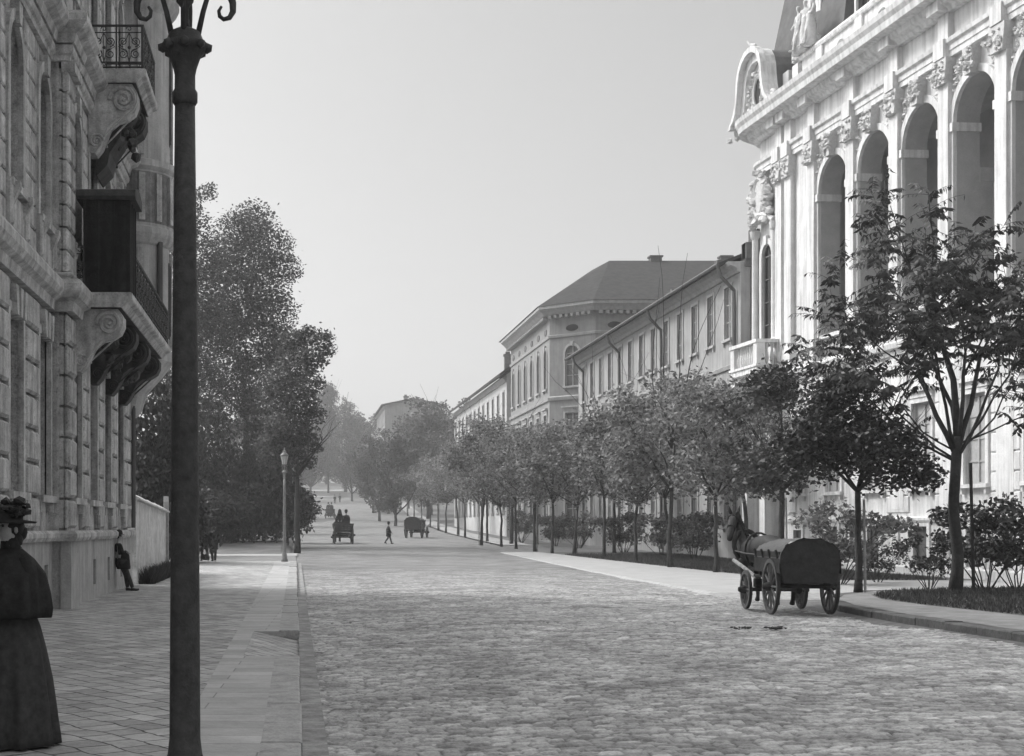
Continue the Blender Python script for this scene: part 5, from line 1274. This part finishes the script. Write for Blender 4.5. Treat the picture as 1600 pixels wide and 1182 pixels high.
# ------------------------------------------------------------------ people, horses, wagons
def skin_mesh(name, J, E, root, sub=1):
    """J: {joint: ((x,y,z), radius)}; one continuous skinned surface"""
    ks = list(J); me = bpy.data.meshes.new(name); me.from_pydata([J[k][0] for k in ks], [(ks.index(a), ks.index(b)) for a, b in E], [])
    o = bpy.data.objects.new(name, me); COL.objects.link(o)
    sk = o.modifiers.new('skin', 'SKIN'); sk.use_smooth_shade = True; sk.branch_smoothing = .6
    for i, k in enumerate(ks):
        r = J[k][1]; r = r if hasattr(r, '__len__') else (r, r)
        me.skin_vertices[0].data[i].radius = r; me.skin_vertices[0].data[i].use_root = (k == root)
    ss = o.modifiers.new('sub', 'SUBSURF'); ss.levels = sub; ss.render_levels = sub
    dg = bpy.context.evaluated_depsgraph_get(); dg.update()
    out = bpy.data.meshes.new_from_object(o.evaluated_get(dg)); out.name = name
    bpy.data.objects.remove(o); bpy.data.meshes.remove(me)
    out.polygons.foreach_set('use_smooth', [True]*len(out.polygons))
    return out
def skel(pose='stand', lean=0.0):
    J = {'pelvis': ((0, 0, .96), .135), 'waist': ((0, .0, 1.1), .12), 'chest': ((0, .01, 1.30), .145), 'neckb': ((0, -.005, 1.46), .07), 'neck': ((0, .01, 1.53), .052),
         'jaw': ((0, .035, 1.585), .068), 'head': ((0, .025, 1.66), .088), 'crown': ((0, .015, 1.72), .07)}
    for s, n in ((-1, 'l'), (1, 'r')):
        J['sh'+n] = ((s*.175, 0, 1.41), .068); J['el'+n] = ((s*.235, -.02, 1.13), .046); J['wr'+n] = ((s*.245, .07, .89), .03)
        J['hp'+n] = ((s*.095, 0, .89), .098); J['kn'+n] = ((s*.105, .015, .50), .062); J['an'+n] = ((s*.11, -.02, .09), .042); J['to'+n] = ((s*.125, .15, .045), .036)
    if pose == 'walk':
        J['knl'] = ((-.1, .17, .53), .062); J['anl'] = ((-.1, .27, .10), .042); J['tol'] = ((-.11, .43, .07), .036)
        J['knr'] = ((.1, -.06, .5), .062); J['anr'] = ((.1, -.32, .15), .042); J['tor'] = ((.11, -.2, .05), .036)
        J['ell'] = ((-.23, -.1, 1.14), .046); J['wrl'] = ((-.22, -.08, .9), .03); J['elr'] = ((.23, .06, 1.13), .046); J['wrr'] = ((.22, .2, .92), .03)
    if pose == 'lean':      # shoulders back against a wall, arms folded in front, feet forward
        for k in ('chest', 'neckb', 'neck', 'jaw', 'head', 'crown', 'shl', 'shr'):
            p = J[k][0]; J[k] = ((p[0], p[1]-.10, p[2]-.05), J[k][1])
        J['pelvis'] = ((0, 0, .92), .135); J['waist'] = ((0, -.06, 1.06), .12)
        for s, n in ((-1, 'l'), (1, 'r')):
            J['el'+n] = ((s*.24, -.03, 1.1), .046); J['wr'+n] = ((-s*.05, .14, 1.14+.02*s), .032)
            J['hp'+n] = ((s*.095, 0, .86), .098); J['kn'+n] = ((s*.10, .16, .48), .062); J['an'+n] = ((s*.1, .26+.05*s, .08), .042); J['to'+n] = ((s*.12, .42+.05*s, .045), .036)
    if pose == 'sit':
        for k in list(J):
            if k[:2] in ('kn', 'an', 'to'): continue
            p = J[k][0]; J[k] = ((p[0], p[1], p[2]), J[k][1])
        for s, n in ((-1, 'l'), (1, 'r')):
            J['kn'+n] = ((s*.13, .42, .92), .066); J['an'+n] = ((s*.13, .46, .5), .044); J['to'+n] = ((s*.14, .62, .46), .036)
            J['el'+n] = ((s*.25, .08, 1.15), .046); J['wr'+n] = ((s*.13, .33, 1.1), .03)
    return J
E_BODY = [('pelvis', 'waist'), ('waist', 'chest'), ('chest', 'neckb'), ('neckb', 'neck'), ('neck', 'jaw'), ('jaw', 'head'), ('head', 'crown')]
for n in 'lr': E_BODY += [('chest', 'sh'+n), ('sh'+n, 'el'+n), ('el'+n, 'wr'+n), ('pelvis', 'hp'+n), ('hp'+n, 'kn'+n), ('kn'+n, 'an'+n), ('an'+n, 'to'+n)]
def hand(mb, w_, e, side, curl=.5, s=1.0):
    """palm, four unequal bent fingers and a thumb from the side of the palm"""
    w_ = Vector(w_); e = Vector(e); d = (w_-e).normalized(); lat = Vector((side, 0, 0)); lat = (lat-d*lat.dot(d)); lat = lat.normalized() if lat.length > .1 else Vector((0, 1, 0))
    nrm = d.cross(lat).normalized()
    if nrm.y < 0: nrm = -nrm
    f = lat.cross(d).normalized()
    fw = Vector((0, 1, 0)); fw = (fw-d*fw.dot(d)); fw = fw.normalized() if fw.length > .1 else Vector((1, 0, 0))
    th = d.cross(fw).normalized()
    if th.dot(Vector((-side, 0, 0))) < 0: th = -th     # palm faces the thigh
    mb.tube([w_-d*.02, w_+d*.015, w_+d*.05, w_+d*.09], [.026*s, .032*s, .038*s, .034*s], 8)
    for i, (o, ln) in enumerate(((-.028, .062), (-.009, .075), (.010, .080), (.029, .070))):
        p = w_+d*.075+fw*o; pts = [p]; dd = d.copy()
        for k in range(3):
            dd = (dd+th*curl*.55).normalized(); pts.append(pts[-1]+dd*ln*(.45, .32, .25)[k])
        mb.tube(pts, [.0098*s, .0092*s, .0085*s, .006*s], 6)
    p = w_+d*.028+fw*.026
    mb.tube([p, p+(fw*.7+d*.5+th*.3).normalized()*.035, p+(fw*.45+d*.75+th*.45).normalized()*.062], [.013*s, .0115*s, .008*s], 6)
def head_bits(mb, J, s=1.0):
    h = Vector(J['head'][0]); j = Vector(J['jaw'][0])
    f = Vector((0, 1, 0))
    c = h+Vector((0, .0, -.01))
    mb.tube([c+Vector((0, .078, .012)), c+Vector((0, .098, -.018)), c+Vector((0, .112, -.038)), c+Vector((0, .088, -.05))], [.010, .012, .016, .012], 7)   # nose
    mb.tube([c+Vector((-.022, .086, -.078)), c+Vector((0, .096, -.075)), c+Vector((.022, .086, -.078))], [.005, .009, .005], 6)                               # mouth
    for sx in (-1, 1):
        mb.tube([c+Vector((sx*.05, .076, .028)), c+Vector((sx*.03, .088, .032)), c+Vector((sx*.012, .088, .024))], [.006, .009, .007], 5)               # brow
        mb.blob(c+Vector((sx*.088, .0, -.02)), .026, 1, .02, 1, (.35, .8, 1.2))                                                                       # ear
def cloth_mesh(name, J, E, root, grow, ren=None):
    K = {}
    for a, b in E:
        for k in (a, b): p, r = J[k]; K[k] = (p, (ren or {}).get(k, r*grow))
    return skin_mesh(name, K, E, root)
def person(label, loc, face, height, pose='stand', hat='bowler', coat='cloth', legs='cloth2', group=None, skirt=False, coatlen=.62):
    J = skel(pose); s = height/1.79
    me = skin_mesh('person', J, E_BODY, 'pelvis')
    ex = MB()
    for n, sd_ in (('l', -1), ('r', 1)): hand(ex, J['wr'+n][0], J['el'+n][0], sd_)
    head_bits(ex, J)
    bm = bmesh.new(); bm.from_mesh(me); m2 = ex.mesh('x'); bm.from_mesh(m2); bm.to_mesh(me); bm.free(); bpy.data.meshes.remove(m2)
    b = link('person', me, M['skin'], None, True); b.location = loc; b.rotation_euler = (0, 0, face); b.scale = (s, s, s)
    tag(b, label, 'person', group)
    link('coat', cloth_mesh('coat', J, [('pelvis', 'waist'), ('waist', 'chest'), ('chest', 'neckb')]+[e for n in 'lr' for e in (('chest', 'sh'+n), ('sh'+n, 'el'+n), ('el'+n, 'wr'+n))]+[('pelvis', 'hpl'), ('pelvis', 'hpr')], 'pelvis', 1.22, {'wrl': .047, 'wrr': .047, 'ell': .06, 'elr': .06, 'neckb': .082, 'pelvis': .175, 'hpl': .128, 'hpr': .128}), M[coat], b)
    tz = cloth_mesh('trousers', J, [('pelvis', 'hp'+n) for n in 'lr']+[('hp'+n, 'kn'+n) for n in 'lr']+[('kn'+n, 'an'+n) for n in 'lr'], 'pelvis', 1.2, {'anl': .062, 'anr': .062, 'knl': .078, 'knr': .078})
    link('trousers', tz, M[legs], b)
    for n in 'lr':
        a = Vector(J['an'+n][0]); t = Vector(J['to'+n][0]); f = MB(); d = (t-a); d.z = 0; d.normalize()
        f.tube([a-d*.05+Vector((0, 0, -.03)), a+Vector((0, 0, -.025)), a+d*.1+Vector((0, 0, -.04)), t+d*.02+Vector((0, 0, -.0))], [.05, .052, .046, .03], 9)
        f.build('shoe', M['leather'], b, True)
    hc = Vector(J['head'][0])
    hr = MB(); hr.blob(hc+Vector((0, -.022, .012)), .097, 2, .02, 2, (1, 1, .95)); hr.build('hair', M['hair'], b, True)
    ey = MB()
    for sx in (-1, 1): ey.blob(hc+Vector((sx*.031, .078, .004)), .010, 1, 0, 1)
    ey.build('eyes', M['hair'], b)
    h = MB()
    c = (hc.x, hc.y-.005, hc.z)
    if hat == 'bowler': h.lathe([(.155, .045), (.16, .055), (.112, .062), (.11, .10), (.10, .15), (.07, .185), (.02, .197)], c, 18)
    elif hat == 'wide': h.lathe([(.21, .05), (.215, .058), (.11, .066), (.105, .12), (.095, .16), (.05, .172), (.01, .172)], c, 18)
    elif hat == 'cap': h.lathe([(.11, .03), (.125, .05), (.13, .085), (.10, .12), (.02, .13)], c, 14)
    elif hat == 'hood': h.lathe([(.2, -.22), (.15, -.1), (.125, .0), (.12, .08), (.07, .17), (.01, .21)], c, 12)
    h.build('hat', M[coat if hat != 'wide' else 'cloth'], b, True)
    if coatlen:
        k = MB(); p = J['pelvis'][0]; z0 = p[2]
        if pose in ('stand', 'walk', 'lean'): k.lathe([(.20, z0-coatlen*.55), (.205, z0-coatlen*.4), (.19, z0-.08), (.172, z0+.1), (.15, z0+.2)], (p[0], p[1]+(.06 if pose == 'lean' else .01), 0), 16)
        if pose in ('stand', 'walk', 'lean'): k.build('coat_skirt', M[coat], b, True)
    if skirt:
        k = MB(); k.lathe([(.36, .03), (.35, .1), (.29, .45), (.22, .8), (.17, 1.0), (.15, 1.08)], n=22); k.build('skirt', M[legs], b, True)
    return b
# the woman close on the left, seen from behind in a dark jacket, wide skirt and plumed hat
dw = 10.9; wx = X(17, dw)
J = skel('stand')
J['ell'] = ((-.25, .02, 1.13), .046); J['wrl'] = ((-.12, .22, 1.05), .03)
J['elr'] = ((.26, -.03, 1.12), .046); J['wrr'] = ((.14, .20, 1.02), .03)
wm = skin_mesh('person', J, E_BODY, 'pelvis', 2)
ex = MB(); hand(ex, J['wrl'][0], J['ell'][0], -1, .7); hand(ex, J['wrr'][0], J['elr'][0], 1, .7); head_bits(ex, J)
bm = bmesh.new(); bm.from_mesh(wm); m2 = ex.mesh('x'); bm.from_mesh(m2); bm.to_mesh(wm); bm.free()
wo = link('person', wm, M['skin'], None, True); wo.location = (wx, dw, SW+.0); wo.rotation_euler = (0, 0, R(142)); wo.scale = (1.02,)*3
tag(wo, 'woman in dark jacket, flared skirt and feathered hat close by at the left edge', 'person')
TOP = [('pelvis', 'waist'), ('waist', 'chest'), ('chest', 'neckb')]+[e for n in 'lr' for e in (('chest', 'sh'+n), ('sh'+n, 'el'+n), ('el'+n, 'wr'+n))]
me = cloth_mesh('jacket', J, TOP, 'pelvis', 1.2, {'wrl': .052, 'wrr': .052, 'ell': .072, 'elr': .072, 'shl': .10, 'shr': .10, 'neckb': .085, 'pelvis': .165, 'waist': .132, 'chest': .17}); link('jacket', me, M['cloth'], wo)
def cloth_lathe(prof, n, folds, amp, c=(0, 0, 0), z_amp=0, seed=1):
    rs_ = np.random.RandomState(seed); ph = rs_.uniform(0, 6.28, 4); v = []; k = len(prof)
    zt_, zb_ = max(p[1] for p in prof), min(p[1] for p in prof)
    for r, z in prof:
        t = (zt_-z)/(zt_-zb_)
        for j in range(n):
            q = 2*math.pi*j/n; rr_ = r*(1+amp*t*(.6*math.sin(folds*q+ph[0]+t)+.4*math.sin((folds*1.7//1)*q+ph[1])))
            v.append((c[0]+rr_*math.cos(q), c[1]+rr_*math.sin(q), c[2]+z))
    f = [(i*n+j, i*n+(j+1) % n, (i+1)*n+(j+1) % n, (i+1)*n+j) for i in range(k-1) for j in range(n)]
    return v, f+[tuple(range(n-1, -1, -1)), tuple(range((k-1)*n, k*n))]
k = MB(); k.add(*cloth_lathe([(.37, .02), (.365, .08), (.345, .25), (.31, .5), (.265, .72), (.22, .9), (.17, 1.03), (.145, 1.1)], 80, 11, .12)); k.build('skirt', M['cloth2'], wo, True)
k = MB(); k.add(*cloth_lathe([(.30, .97), (.31, 1.03), (.30, 1.15), (.265, 1.3), (.18, 1.41), (.085, 1.49)], 64, 9, .13, seed=7)); k.build('cape', M['cloth'], wo, True)
hc = Vector(J['head'][0])
k = MB(); k.blob(hc+Vector((0, -.03, .0)), .102, 2, .03, 2); k.blob(hc+Vector((0, -.10, -.05)), .07, 3, .08, 2); k.blob(hc+Vector((0, -.05, -.10)), .075, 4, .06, 2); k.build('hair', M['hair'], wo, True)
k = MB(); k.lathe([(.215, .055), (.225, .068), (.12, .082), (.118, .14), (.10, .185), (.03, .195)], (hc.x, hc.y+.01, hc.z-.035), 26); k.build('hat', M['cloth'], wo, True)
k = MB(); rr_ = random.Random(12)
for i in range(40): k.blob(hc+Vector((rr_.uniform(-.15, .13), rr_.uniform(-.13, .1), .07+.12*rr_.random())), rr_.uniform(.02, .045), i, .4, 1, (1, 1, .7))
k.build('feathers', M['hair'], wo)
k = MB()
for sx in (-1, 1): k.blob(hc+Vector((sx*.031, .08, .003)), .011, 1, 0, 2)
k.build('eyes', M['hair'], wo, True)
k = MB(); k.lathe([(.085, 0), (.076, .04), (.070, .115)], (0, .005, 1.455), 16); k.build('collar', M['cloth'], wo, True)
k = MB()
for i in range(6): q = 6.28*i/6; k.blob((.0+.03*math.cos(q), .25+.02*math.sin(q), 1.10+.035*math.sin(q)), .03, i, .3)
k.build('handkerchief', M['linen'], wo)
# people along the pavement
dl = solve(924, SW)
person('man in dark suit and hat leaning with folded arms against the corner of the palais', (X(190, dl), dl, SW), R(-68), 1.62, 'lean', 'bowler', coatlen=.5)
dm = 66.2
person('man in a dark coat walking on the pavement right of the dark lamp post', (X(334, dm), dm, gz(dm)+.03), R(175), 1.84, 'walk', 'bowler')
person('dark clad figure half hidden by the big lamp post, beside the walking man', (X(320, 68.5), 68.5, gz(68.5)+.03), R(20), 1.72, 'walk', 'cap')
dq = solve(851)
person('pedestrian in dark clothes striding across the middle of the cobbled street', (X(607, dq), dq, gz(dq)+.02), R(-80), 1.70, 'walk', 'bowler')
for px, d, lb, h in ((523, 286, 'left of two distant walkers on the hill road', 1.8), (531, 292, 'right of two distant walkers on the hill road', 1.8)):
    person(lb, (X(px, d), d, gz(d)+.02), R(175), h, 'walk', 'bowler')
person('tiny figure in pale top at the left side of the hill road', (X(484, 300), 300, gz(300)+.02), R(0), 1.75, 'stand', 'cap', 'linen', 'cloth2')
# ---- horse
def horse_mesh(turn=0.0, hturn=None):
    """standing heavy horse, facing +y, head turned by `turn` (radians, positive = to its left)"""
    J = {'root': ((0, 0, 1.10), (.27, .30)), 'loin': ((0, -.35, 1.12), (.26, .28)), 'croup': ((0, -.68, 1.16), (.26, .26)), 'tailb': ((0, -.92, 1.12), .12),
         'girth': ((0, .30, 1.06), (.26, .32)), 'with': ((0, .58, 1.14), (.23, .30)), 'breast': ((0, .82, 1.08), (.18, .22))}
    c, s = math.cos(turn), math.sin(turn)
    def nk(y, z): y = y*(.62 if hturn else 1); return (-s*y, .86+c*y, z)
    J['nk1'] = (nk(.12, 1.30), (.13, .20)); J['nk2'] = (nk(.28, 1.52), (.10, .16)); J['poll'] = (nk(.42, 1.72), (.085, .11))
    t2 = hturn if hturn is not None else turn*1.25; c2, s2 = math.cos(t2), math.sin(t2)
    px, py, pz = J['poll'][0]
    def hd(y, z): return (px-s2*y, py+c2*y, pz+z)
    J['brow'] = (hd(.12, -.06), (.09, .11)); J['face'] = (hd(.24, -.24), (.07, .085)); J['muz'] = (hd(.33, -.42), (.062, .062)); J['lip'] = (hd(.34, -.49), (.045, .05))
    for sx, n in ((-1, 'l'), (1, 'r')):
        J['fs'+n] = ((sx*.15, .66, .92), (.11, .13)); J['fe'+n] = ((sx*.15, .60, .72), .085); J['fk'+n] = ((sx*.15, .63, .42), .052); J['ff'+n] = ((sx*.15, .62, .14), .036); J['fh'+n] = ((sx*.15, .66, .04), .06)
        J['hs'+n] = ((sx*.15, -.66, .92), (.14, .18)); J['hk'+n] = ((sx*.16, -.52, .70), (.10, .12)); J['hh'+n] = ((sx*.15, -.86, .48), .058); J['hf'+n] = ((sx*.15, -.80, .14), .038); J['ho'+n] = ((sx*.15, -.76, .04), .062)
    E = [('root', 'loin'), ('loin', 'croup'), ('croup', 'tailb'), ('root', 'girth'), ('girth', 'with'), ('with', 'breast'), ('breast', 'nk1'), ('nk1', 'nk2'), ('nk2', 'poll'), ('poll', 'brow'), ('brow', 'face'), ('face', 'muz'), ('muz', 'lip')]
    for n in 'lr': E += [('with', 'fs'+n), ('fs'+n, 'fe'+n), ('fe'+n, 'fk'+n), ('fk'+n, 'ff'+n), ('ff'+n, 'fh'+n), ('croup', 'hs'+n), ('hs'+n, 'hk'+n), ('hk'+n, 'hh'+n), ('hh'+n, 'hf'+n), ('hf'+n, 'ho'+n)]
    me = skin_mesh('horse', J, E, 'root', 2)
    x = MB()
    lat = Vector((c2, s2, 0)); fwd = Vector((-s2, c2, 0)); P = Vector(J['poll'][0])
    for sx in (-1, 1):
        b = P+lat*sx*.06+fwd*.03+Vector((0, 0, .06)); x.tube([b, b+lat*sx*.03+Vector((0, 0, .08)), b+lat*sx*.05+Vector((0, 0, .17))], [.035, .034, .004], 7)
    bm = bmesh.new(); bm.from_mesh(me); m2 = x.mesh('x'); bm.from_mesh(m2); bm.to_mesh(me); bm.free()
    return me, J, lat, fwd
def horse(label, loc, rz, sc=1.0, turn=0.0, harness=True, group=None, hturn=None):
    me, J, lat, fwd = horse_mesh(turn, hturn); h = link('horse', me, M['horse'], None, True); h.location = loc; h.rotation_euler = (0, 0, rz); h.scale = (sc,)*3
    tag(h, label, 'horse', group)
    t = MB(); t.tube([(0, -.93, 1.18), (0, -1.05, 1.05), (0, -1.08, .7), (0, -1.04, .4)], [.04, .06, .075, .02], 8); t.build('tail', M['hair'], h, True)
    mn = MB(); P = [Vector(J[k][0]) for k in ('breast', 'nk1', 'nk2', 'poll')]
    for i in range(3):
        for k in range(5):
            p = P[i].lerp(P[i+1], k/5.0); p = p+Vector((0, -.10, .12 if i else .17)); mn.blob(p, .055, i*5+k, .3, 1, (.8, 1.2, 1.2))
    mn.build('mane', M['hair'], h)
    e = MB(); B = Vector(J['brow'][0])
    for sx in (-1, 1): e.blob(B+lat*sx*.078+Vector((0, 0, .01)), .02, 1, 0, 1)
    e.build('eyes', M['leather'], h)
    if harness:
        a = MB()
        ring = [(.27*math.cos(q), .78+.10*math.sin(q), 1.12+.33*math.sin(q)) for q in np.linspace(0, 6.283, 19)]; a.tube(ring, .05, 7)
        ring = [(.285*math.cos(q), .28, 1.06+.345*math.sin(q)) for q in np.linspace(0, 6.283, 19)]; a.tube(ring, .022, 6)
        for sx in (-1, 1): a.tube([(sx*.27, .8, 1.05), (sx*.30, .2, 1.0), (sx*.31, -.5, .98), (sx*.30, -1.0, .9)], .02, 5)
        for nm_ in (('brow', .095, .115), ('face', .078, .092)):
            p = Vector(J[nm_[0]][0]); a.tube([p+lat*nm_[1]*math.cos(q)+Vector((0, 0, 1))*nm_[2]*.9*math.sin(q)+fwd*nm_[2]*.45*math.sin(q) for q in np.linspace(0, 6.283, 13)], .010, 5)
        a.build('harness', M['leather'], h)
        fl_m = MB()
    return h
# ---- wagons
def wheel(mb_name, parent, x, y, r, wdt=.07, ns=12, m_='wheel'):
    w_ = MB()
    w_.add(*ring_(r, r-.075, wdt))
    for k in range(ns):
        q = 2*math.pi*k/ns; w_.tube([(0, .07*math.cos(q), .07*math.sin(q)), (0, (r-.06)*math.cos(q), (r-.06)*math.sin(q))], [.03, .02], 6)
    o = w_.build('wheel', M[m_], parent); o.location = (x, y, r)
    h = MB()
    sgn = 1 if x > 0 else -1
    h.tube([(-.13*sgn, 0, 0), (-.04*sgn, 0, 0), (.06*sgn, 0, 0), (.17*sgn, 0, 0)], [.07, .10, .095, .05], 10); h.build('hub', M['woodk'], o)
    t = MB(); t.add(*ring_(r+.012, r-.005, wdt-.012)); t.build('tyre', M['iron'], o)
    return o
def ring_(ro, ri, wd, n=32):
    v = []; 
    for r, x in ((ro, -wd/2), (ro, wd/2), (ri, wd/2), (ri, -wd/2)):
        for k in range(n): q = 2*math.pi*k/n; v.append((x, r*math.cos(q), r*math.sin(q)))
    return v, [(a*n+k, a*n+(k+1) % n, ((a+1) % 4)*n+(k+1) % n, ((a+1) % 4)*n+k) for a in range(4) for k in range(n)]
def wagon(label, loc, rz, cover=True, sc=1.0, group=None, detail=True):
    t = empty('covered_wagon' if cover else 'open_wagon', loc, rz); t.scale = (sc,)*3; tag(t, label, 'wagon', group)
    for sx in (-1, 1): wheel('w', t, sx*.60, 0, .57); wheel('w', t, sx*.60, 2.0, .42)
    a = MB(); a.tube([(-.56, 0, .57), (.56, 0, .57)], .045, 8); a.tube([(-.56, 2.0, .42), (.56, 2.0, .42)], .045, 8); a.box(-.05, .05, .05, 1.95, .44, .54); a.box(-.42, .42, 1.9, 2.1, .47, .66); a.box(-.42, .42, -.1, .1, .62, .72); a.build('axle', M['woodk'], t)
    YB = 1.25 if cover else 2.35
    b = MB(); b.box(-.46, .46, -.62, YB, .74, .80)
    for k in range(4):
        for sx in (-1, 1):
            z = .81+k*.125; o_ = .47+.035*k; b.box(min(sx*o_, sx*(o_+.03)), max(sx*o_, sx*(o_+.03)), -.62, YB, z, z+.115)
    for k in range(4):
        z = .81+k*.125; o_ = .47+.035*k; b.box(-o_, o_, -.66, -.63, z, z+.115); b.box(-o_, o_, YB+.01, YB+.04, z, z+.115)
    for y in np.linspace(-.5, YB-.1, 4):
        for sx in (-1, 1): b.tube([(sx*.50, y, .76), (sx*.64, y, 1.34)], .025, 5)
    b.build('wagon_body', M['woodk'], t)
    if cover:
        fb = MB(); fb.box(-.4, .4, 1.3, 2.15, .70, .76); fb.box(-.4, .4, 2.12, 2.16, .77, .98); fb.box(-.38, .38, 1.36, 1.62, .98, 1.04); fb.build('footboard', M['woodk'], t)
    s = MB(); s.tube([(-.33, 1.95, .62), (-.36, 3.0, .85), (-.34, 4.15, 1.02)], .045, 7); s.tube([(.33, 1.95, .62), (.36, 3.0, .85), (.34, 4.15, 1.02)], .045, 7); s.build('shaft', M['stake'], t)
    if cover:
        c = MB(); n = 26; rr = random.Random(2); v = []; Y = [-.70, -.5, -.25, .0, .3, .6, .85, 1.1, 1.32]
        for j, y in enumerate(Y):
            hz = 1.0+.03*math.sin(j*2.2)-(.10*(j/8.0))
            for i in range(n+1):
                q = math.pi*i/n; x = -.60*math.cos(q)*(1+.012*math.sin(i*1.5+j*2)); z = 1.06+.52*hz*max(0.0, math.sin(q))**.62+.016*math.sin(i*1.3+j*1.7)+.010*math.sin(i*2.9-j*2.3)
                v.append((x, y, z))
        m_ = n+1
        f = [(j*m_+i, j*m_+i+1, (j+1)*m_+i+1, (j+1)*m_+i) for j in range(len(Y)-1) for i in range(n)]
        c.add(v, f); 
        for y in (-.705, 2.455):
            pass
        c.build('canvas_cover', M['canvas'], t, True)
        d = MB(); d.prism([(-.60*math.cos(math.pi*i/n), 1.05+.51*max(0, math.sin(math.pi*i/n))**.62) for i in range(n+1)]+[(.53, .66), (-.53, .66)], -.69, -.665); 
        d.build('end_flap', M['canvasshade'], t); d = MB()
        d.prism([(-.58*math.cos(math.pi*i/n), 1.05+.40*max(0, math.sin(math.pi*i/n))**.62) for i in range(n+1)], 1.27, 1.30)
        d.build('end_flap', M['canvasshade'], t)
        e = MB(); e.add(*([(sx*.615*1.0, y, z) for sx in (-1,) for y, z in ((-.70, .86), (YB, .86), (YB, 1.16), (-.70, 1.16))], [(0, 1, 2, 3)])); e.add([(.615, y, z) for y, z in ((-.70, .86), (YB, .86), (YB, 1.16), (-.70, 1.16))], [(0, 1, 2, 3)])
        e.build('side_flap', M['canvasshade'], t)
    else:
        st = MB(); st.box(-.5, .5, 1.5, 1.9, 1.28, 1.34); st.box(-.5, .5, 1.45, 1.5, 1.35, 1.7); st.box(-.5, .5, .2, .6, 1.28, 1.34); st.build('bench', M['woodk'], t)
    return t
dg_ = 29.3
wagon('covered wagon with light canvas top and dark closed end standing by the right kerb', (10.50, dg_, .01), R(-3.5), True)
horse('dark horse harnessed before the near covered wagon, head turned to its left', (10.86, dg_+3.25, .01), R(8), 1.19, R(26), hturn=R(138))
def team(px, py, sc, lb, n_people, hood=False, hx=-.0):
    d = solve(py); x = X(px, d); z = gz(d)
    sl = math.atan2(gz(d+4)-gz(d), 4)
    w_ = wagon('open dark wagon '+lb, (x, d, z+.01), R(1), False, sc, 'wagons driving up the street')
    horse('dark horse pulling the wagon '+lb, (x+hx, d+4.0*sc, gz(d+4*sc)+.01), R(1), sc, 0, True, 'horses of the far wagons')
    for k in range(n_people):
        a, y = ((.22, 1.62), (-.25, .38), (.1, .38))[k]
        b = person(('driver' if k == 0 else 'hooded passenger' if hood and k == 1 else 'passenger')+' seated in the wagon '+lb, (x+a*sc, d+y*sc, z+(1.34-.83)*sc), R(2), 1.74*sc, 'sit', 'hood' if hood and k == 1 else 'bowler', group='people riding in wagons', coatlen=0)
team(537, 850, 1.18, 'nearest in the middle of the road', 2, True, -.35)
team(485, 816, 1.15, 'far off at the left edge of the road', 1)
team(516, 811, 1.15, 'far off just behind the nearest one', 2)
dq = solve(841)
wagon('small dark covered wagon standing far off under the avenue trees by the right kerb', (X(647, dq), dq, gz(dq)+.01), R(-16), True, 1.25)
# horse droppings on the cobbles
dq = solve(985)
dn = empty('horse_droppings', (X(1188, dq), dq, .01)); tag(dn, 'small dark heap of horse droppings on the cobbles in front of the wagon', 'droppings')
m_ = MB(); rr_ = random.Random(5)
for i in range(44):
    cx_ = rr_.choice((-.36, -.28, .22, .3)); m_.blob((cx_+rr_.gauss(0, .09), rr_.gauss(0, .12), .018+.014*rr_.random()), rr_.uniform(.012, .034), i, .45, 1, (1.3, 1.2, .7))
m_.build('lumps', M['dung'], dn)
# stone attic figures of the palace (sculpture, part of the building)
for u, pose, rz in ((ud(62.4), 'walk', 0), (ud(61.7), 'stand', .5), (ud(61.2), 'lean', -.4)):
    me = skin_mesh('statue', skel(pose), E_BODY, 'pelvis')
    o = link('statue', me, M['whiterel'], None, True); fp.put(o, u, .1, 22.76); o.rotation_euler = (0, 0, fp.a+math.pi+rz); o.scale = (1.25, 1.25, 1.25)
    dm_ = MB(); dm_.lathe([(.27, 0), (.20, .3), (.22, .6), (.15, .95), (.16, 1.1), (.1, 1.2)], n=7); dm_.build('drapery', M['whiterel'], o, True)
sb = MB()
for k in range(40):
    r3 = random.Random(k+50); sb.blob((ud(63.4)+2.2*r3.random(), .2+.3*r3.random(), 22.8+1.0*r3.random()**1.5), .2, k, .4)
fp.build('statue_base', sb, M['whiterel'])
pf = MB()
for s0 in (0.62, 2.1):
    for k in range(22):
        r3 = random.Random(k+int(s0*100)); pf.blob((s0+r3.uniform(-.25, .4), -.25-.2*r3.random(), 15.95+1.5*r3.random()), .2, k, .35)
fp.build('gable_figures', pf, M['whiterel'])
# ------------------------------------------------------------------ the air
hz = MB(); hz.box(-440, 440, -130, 900, -1.4, 75)
hm = bpy.data.materials.new('air'); hm.use_nodes = True; ht = hm.node_tree
for n_ in list(ht.nodes):
    if n_.type == 'BSDF_PRINCIPLED': ht.nodes.remove(n_)
pv = ht.nodes.new('ShaderNodeVolumePrincipled'); pv.inputs['Color'].default_value = (.93, .93, .93, 1); pv.inputs['Density'].default_value = .0010; pv.inputs['Anisotropy'].default_value = .3
ht.links.new(pv.outputs[0], ht.nodes['Material Output'].inputs['Volume'])
ho = hz.build('haze', hm); tag(ho, 'thin pale haze over the whole street', 'haze', kind='stuff')
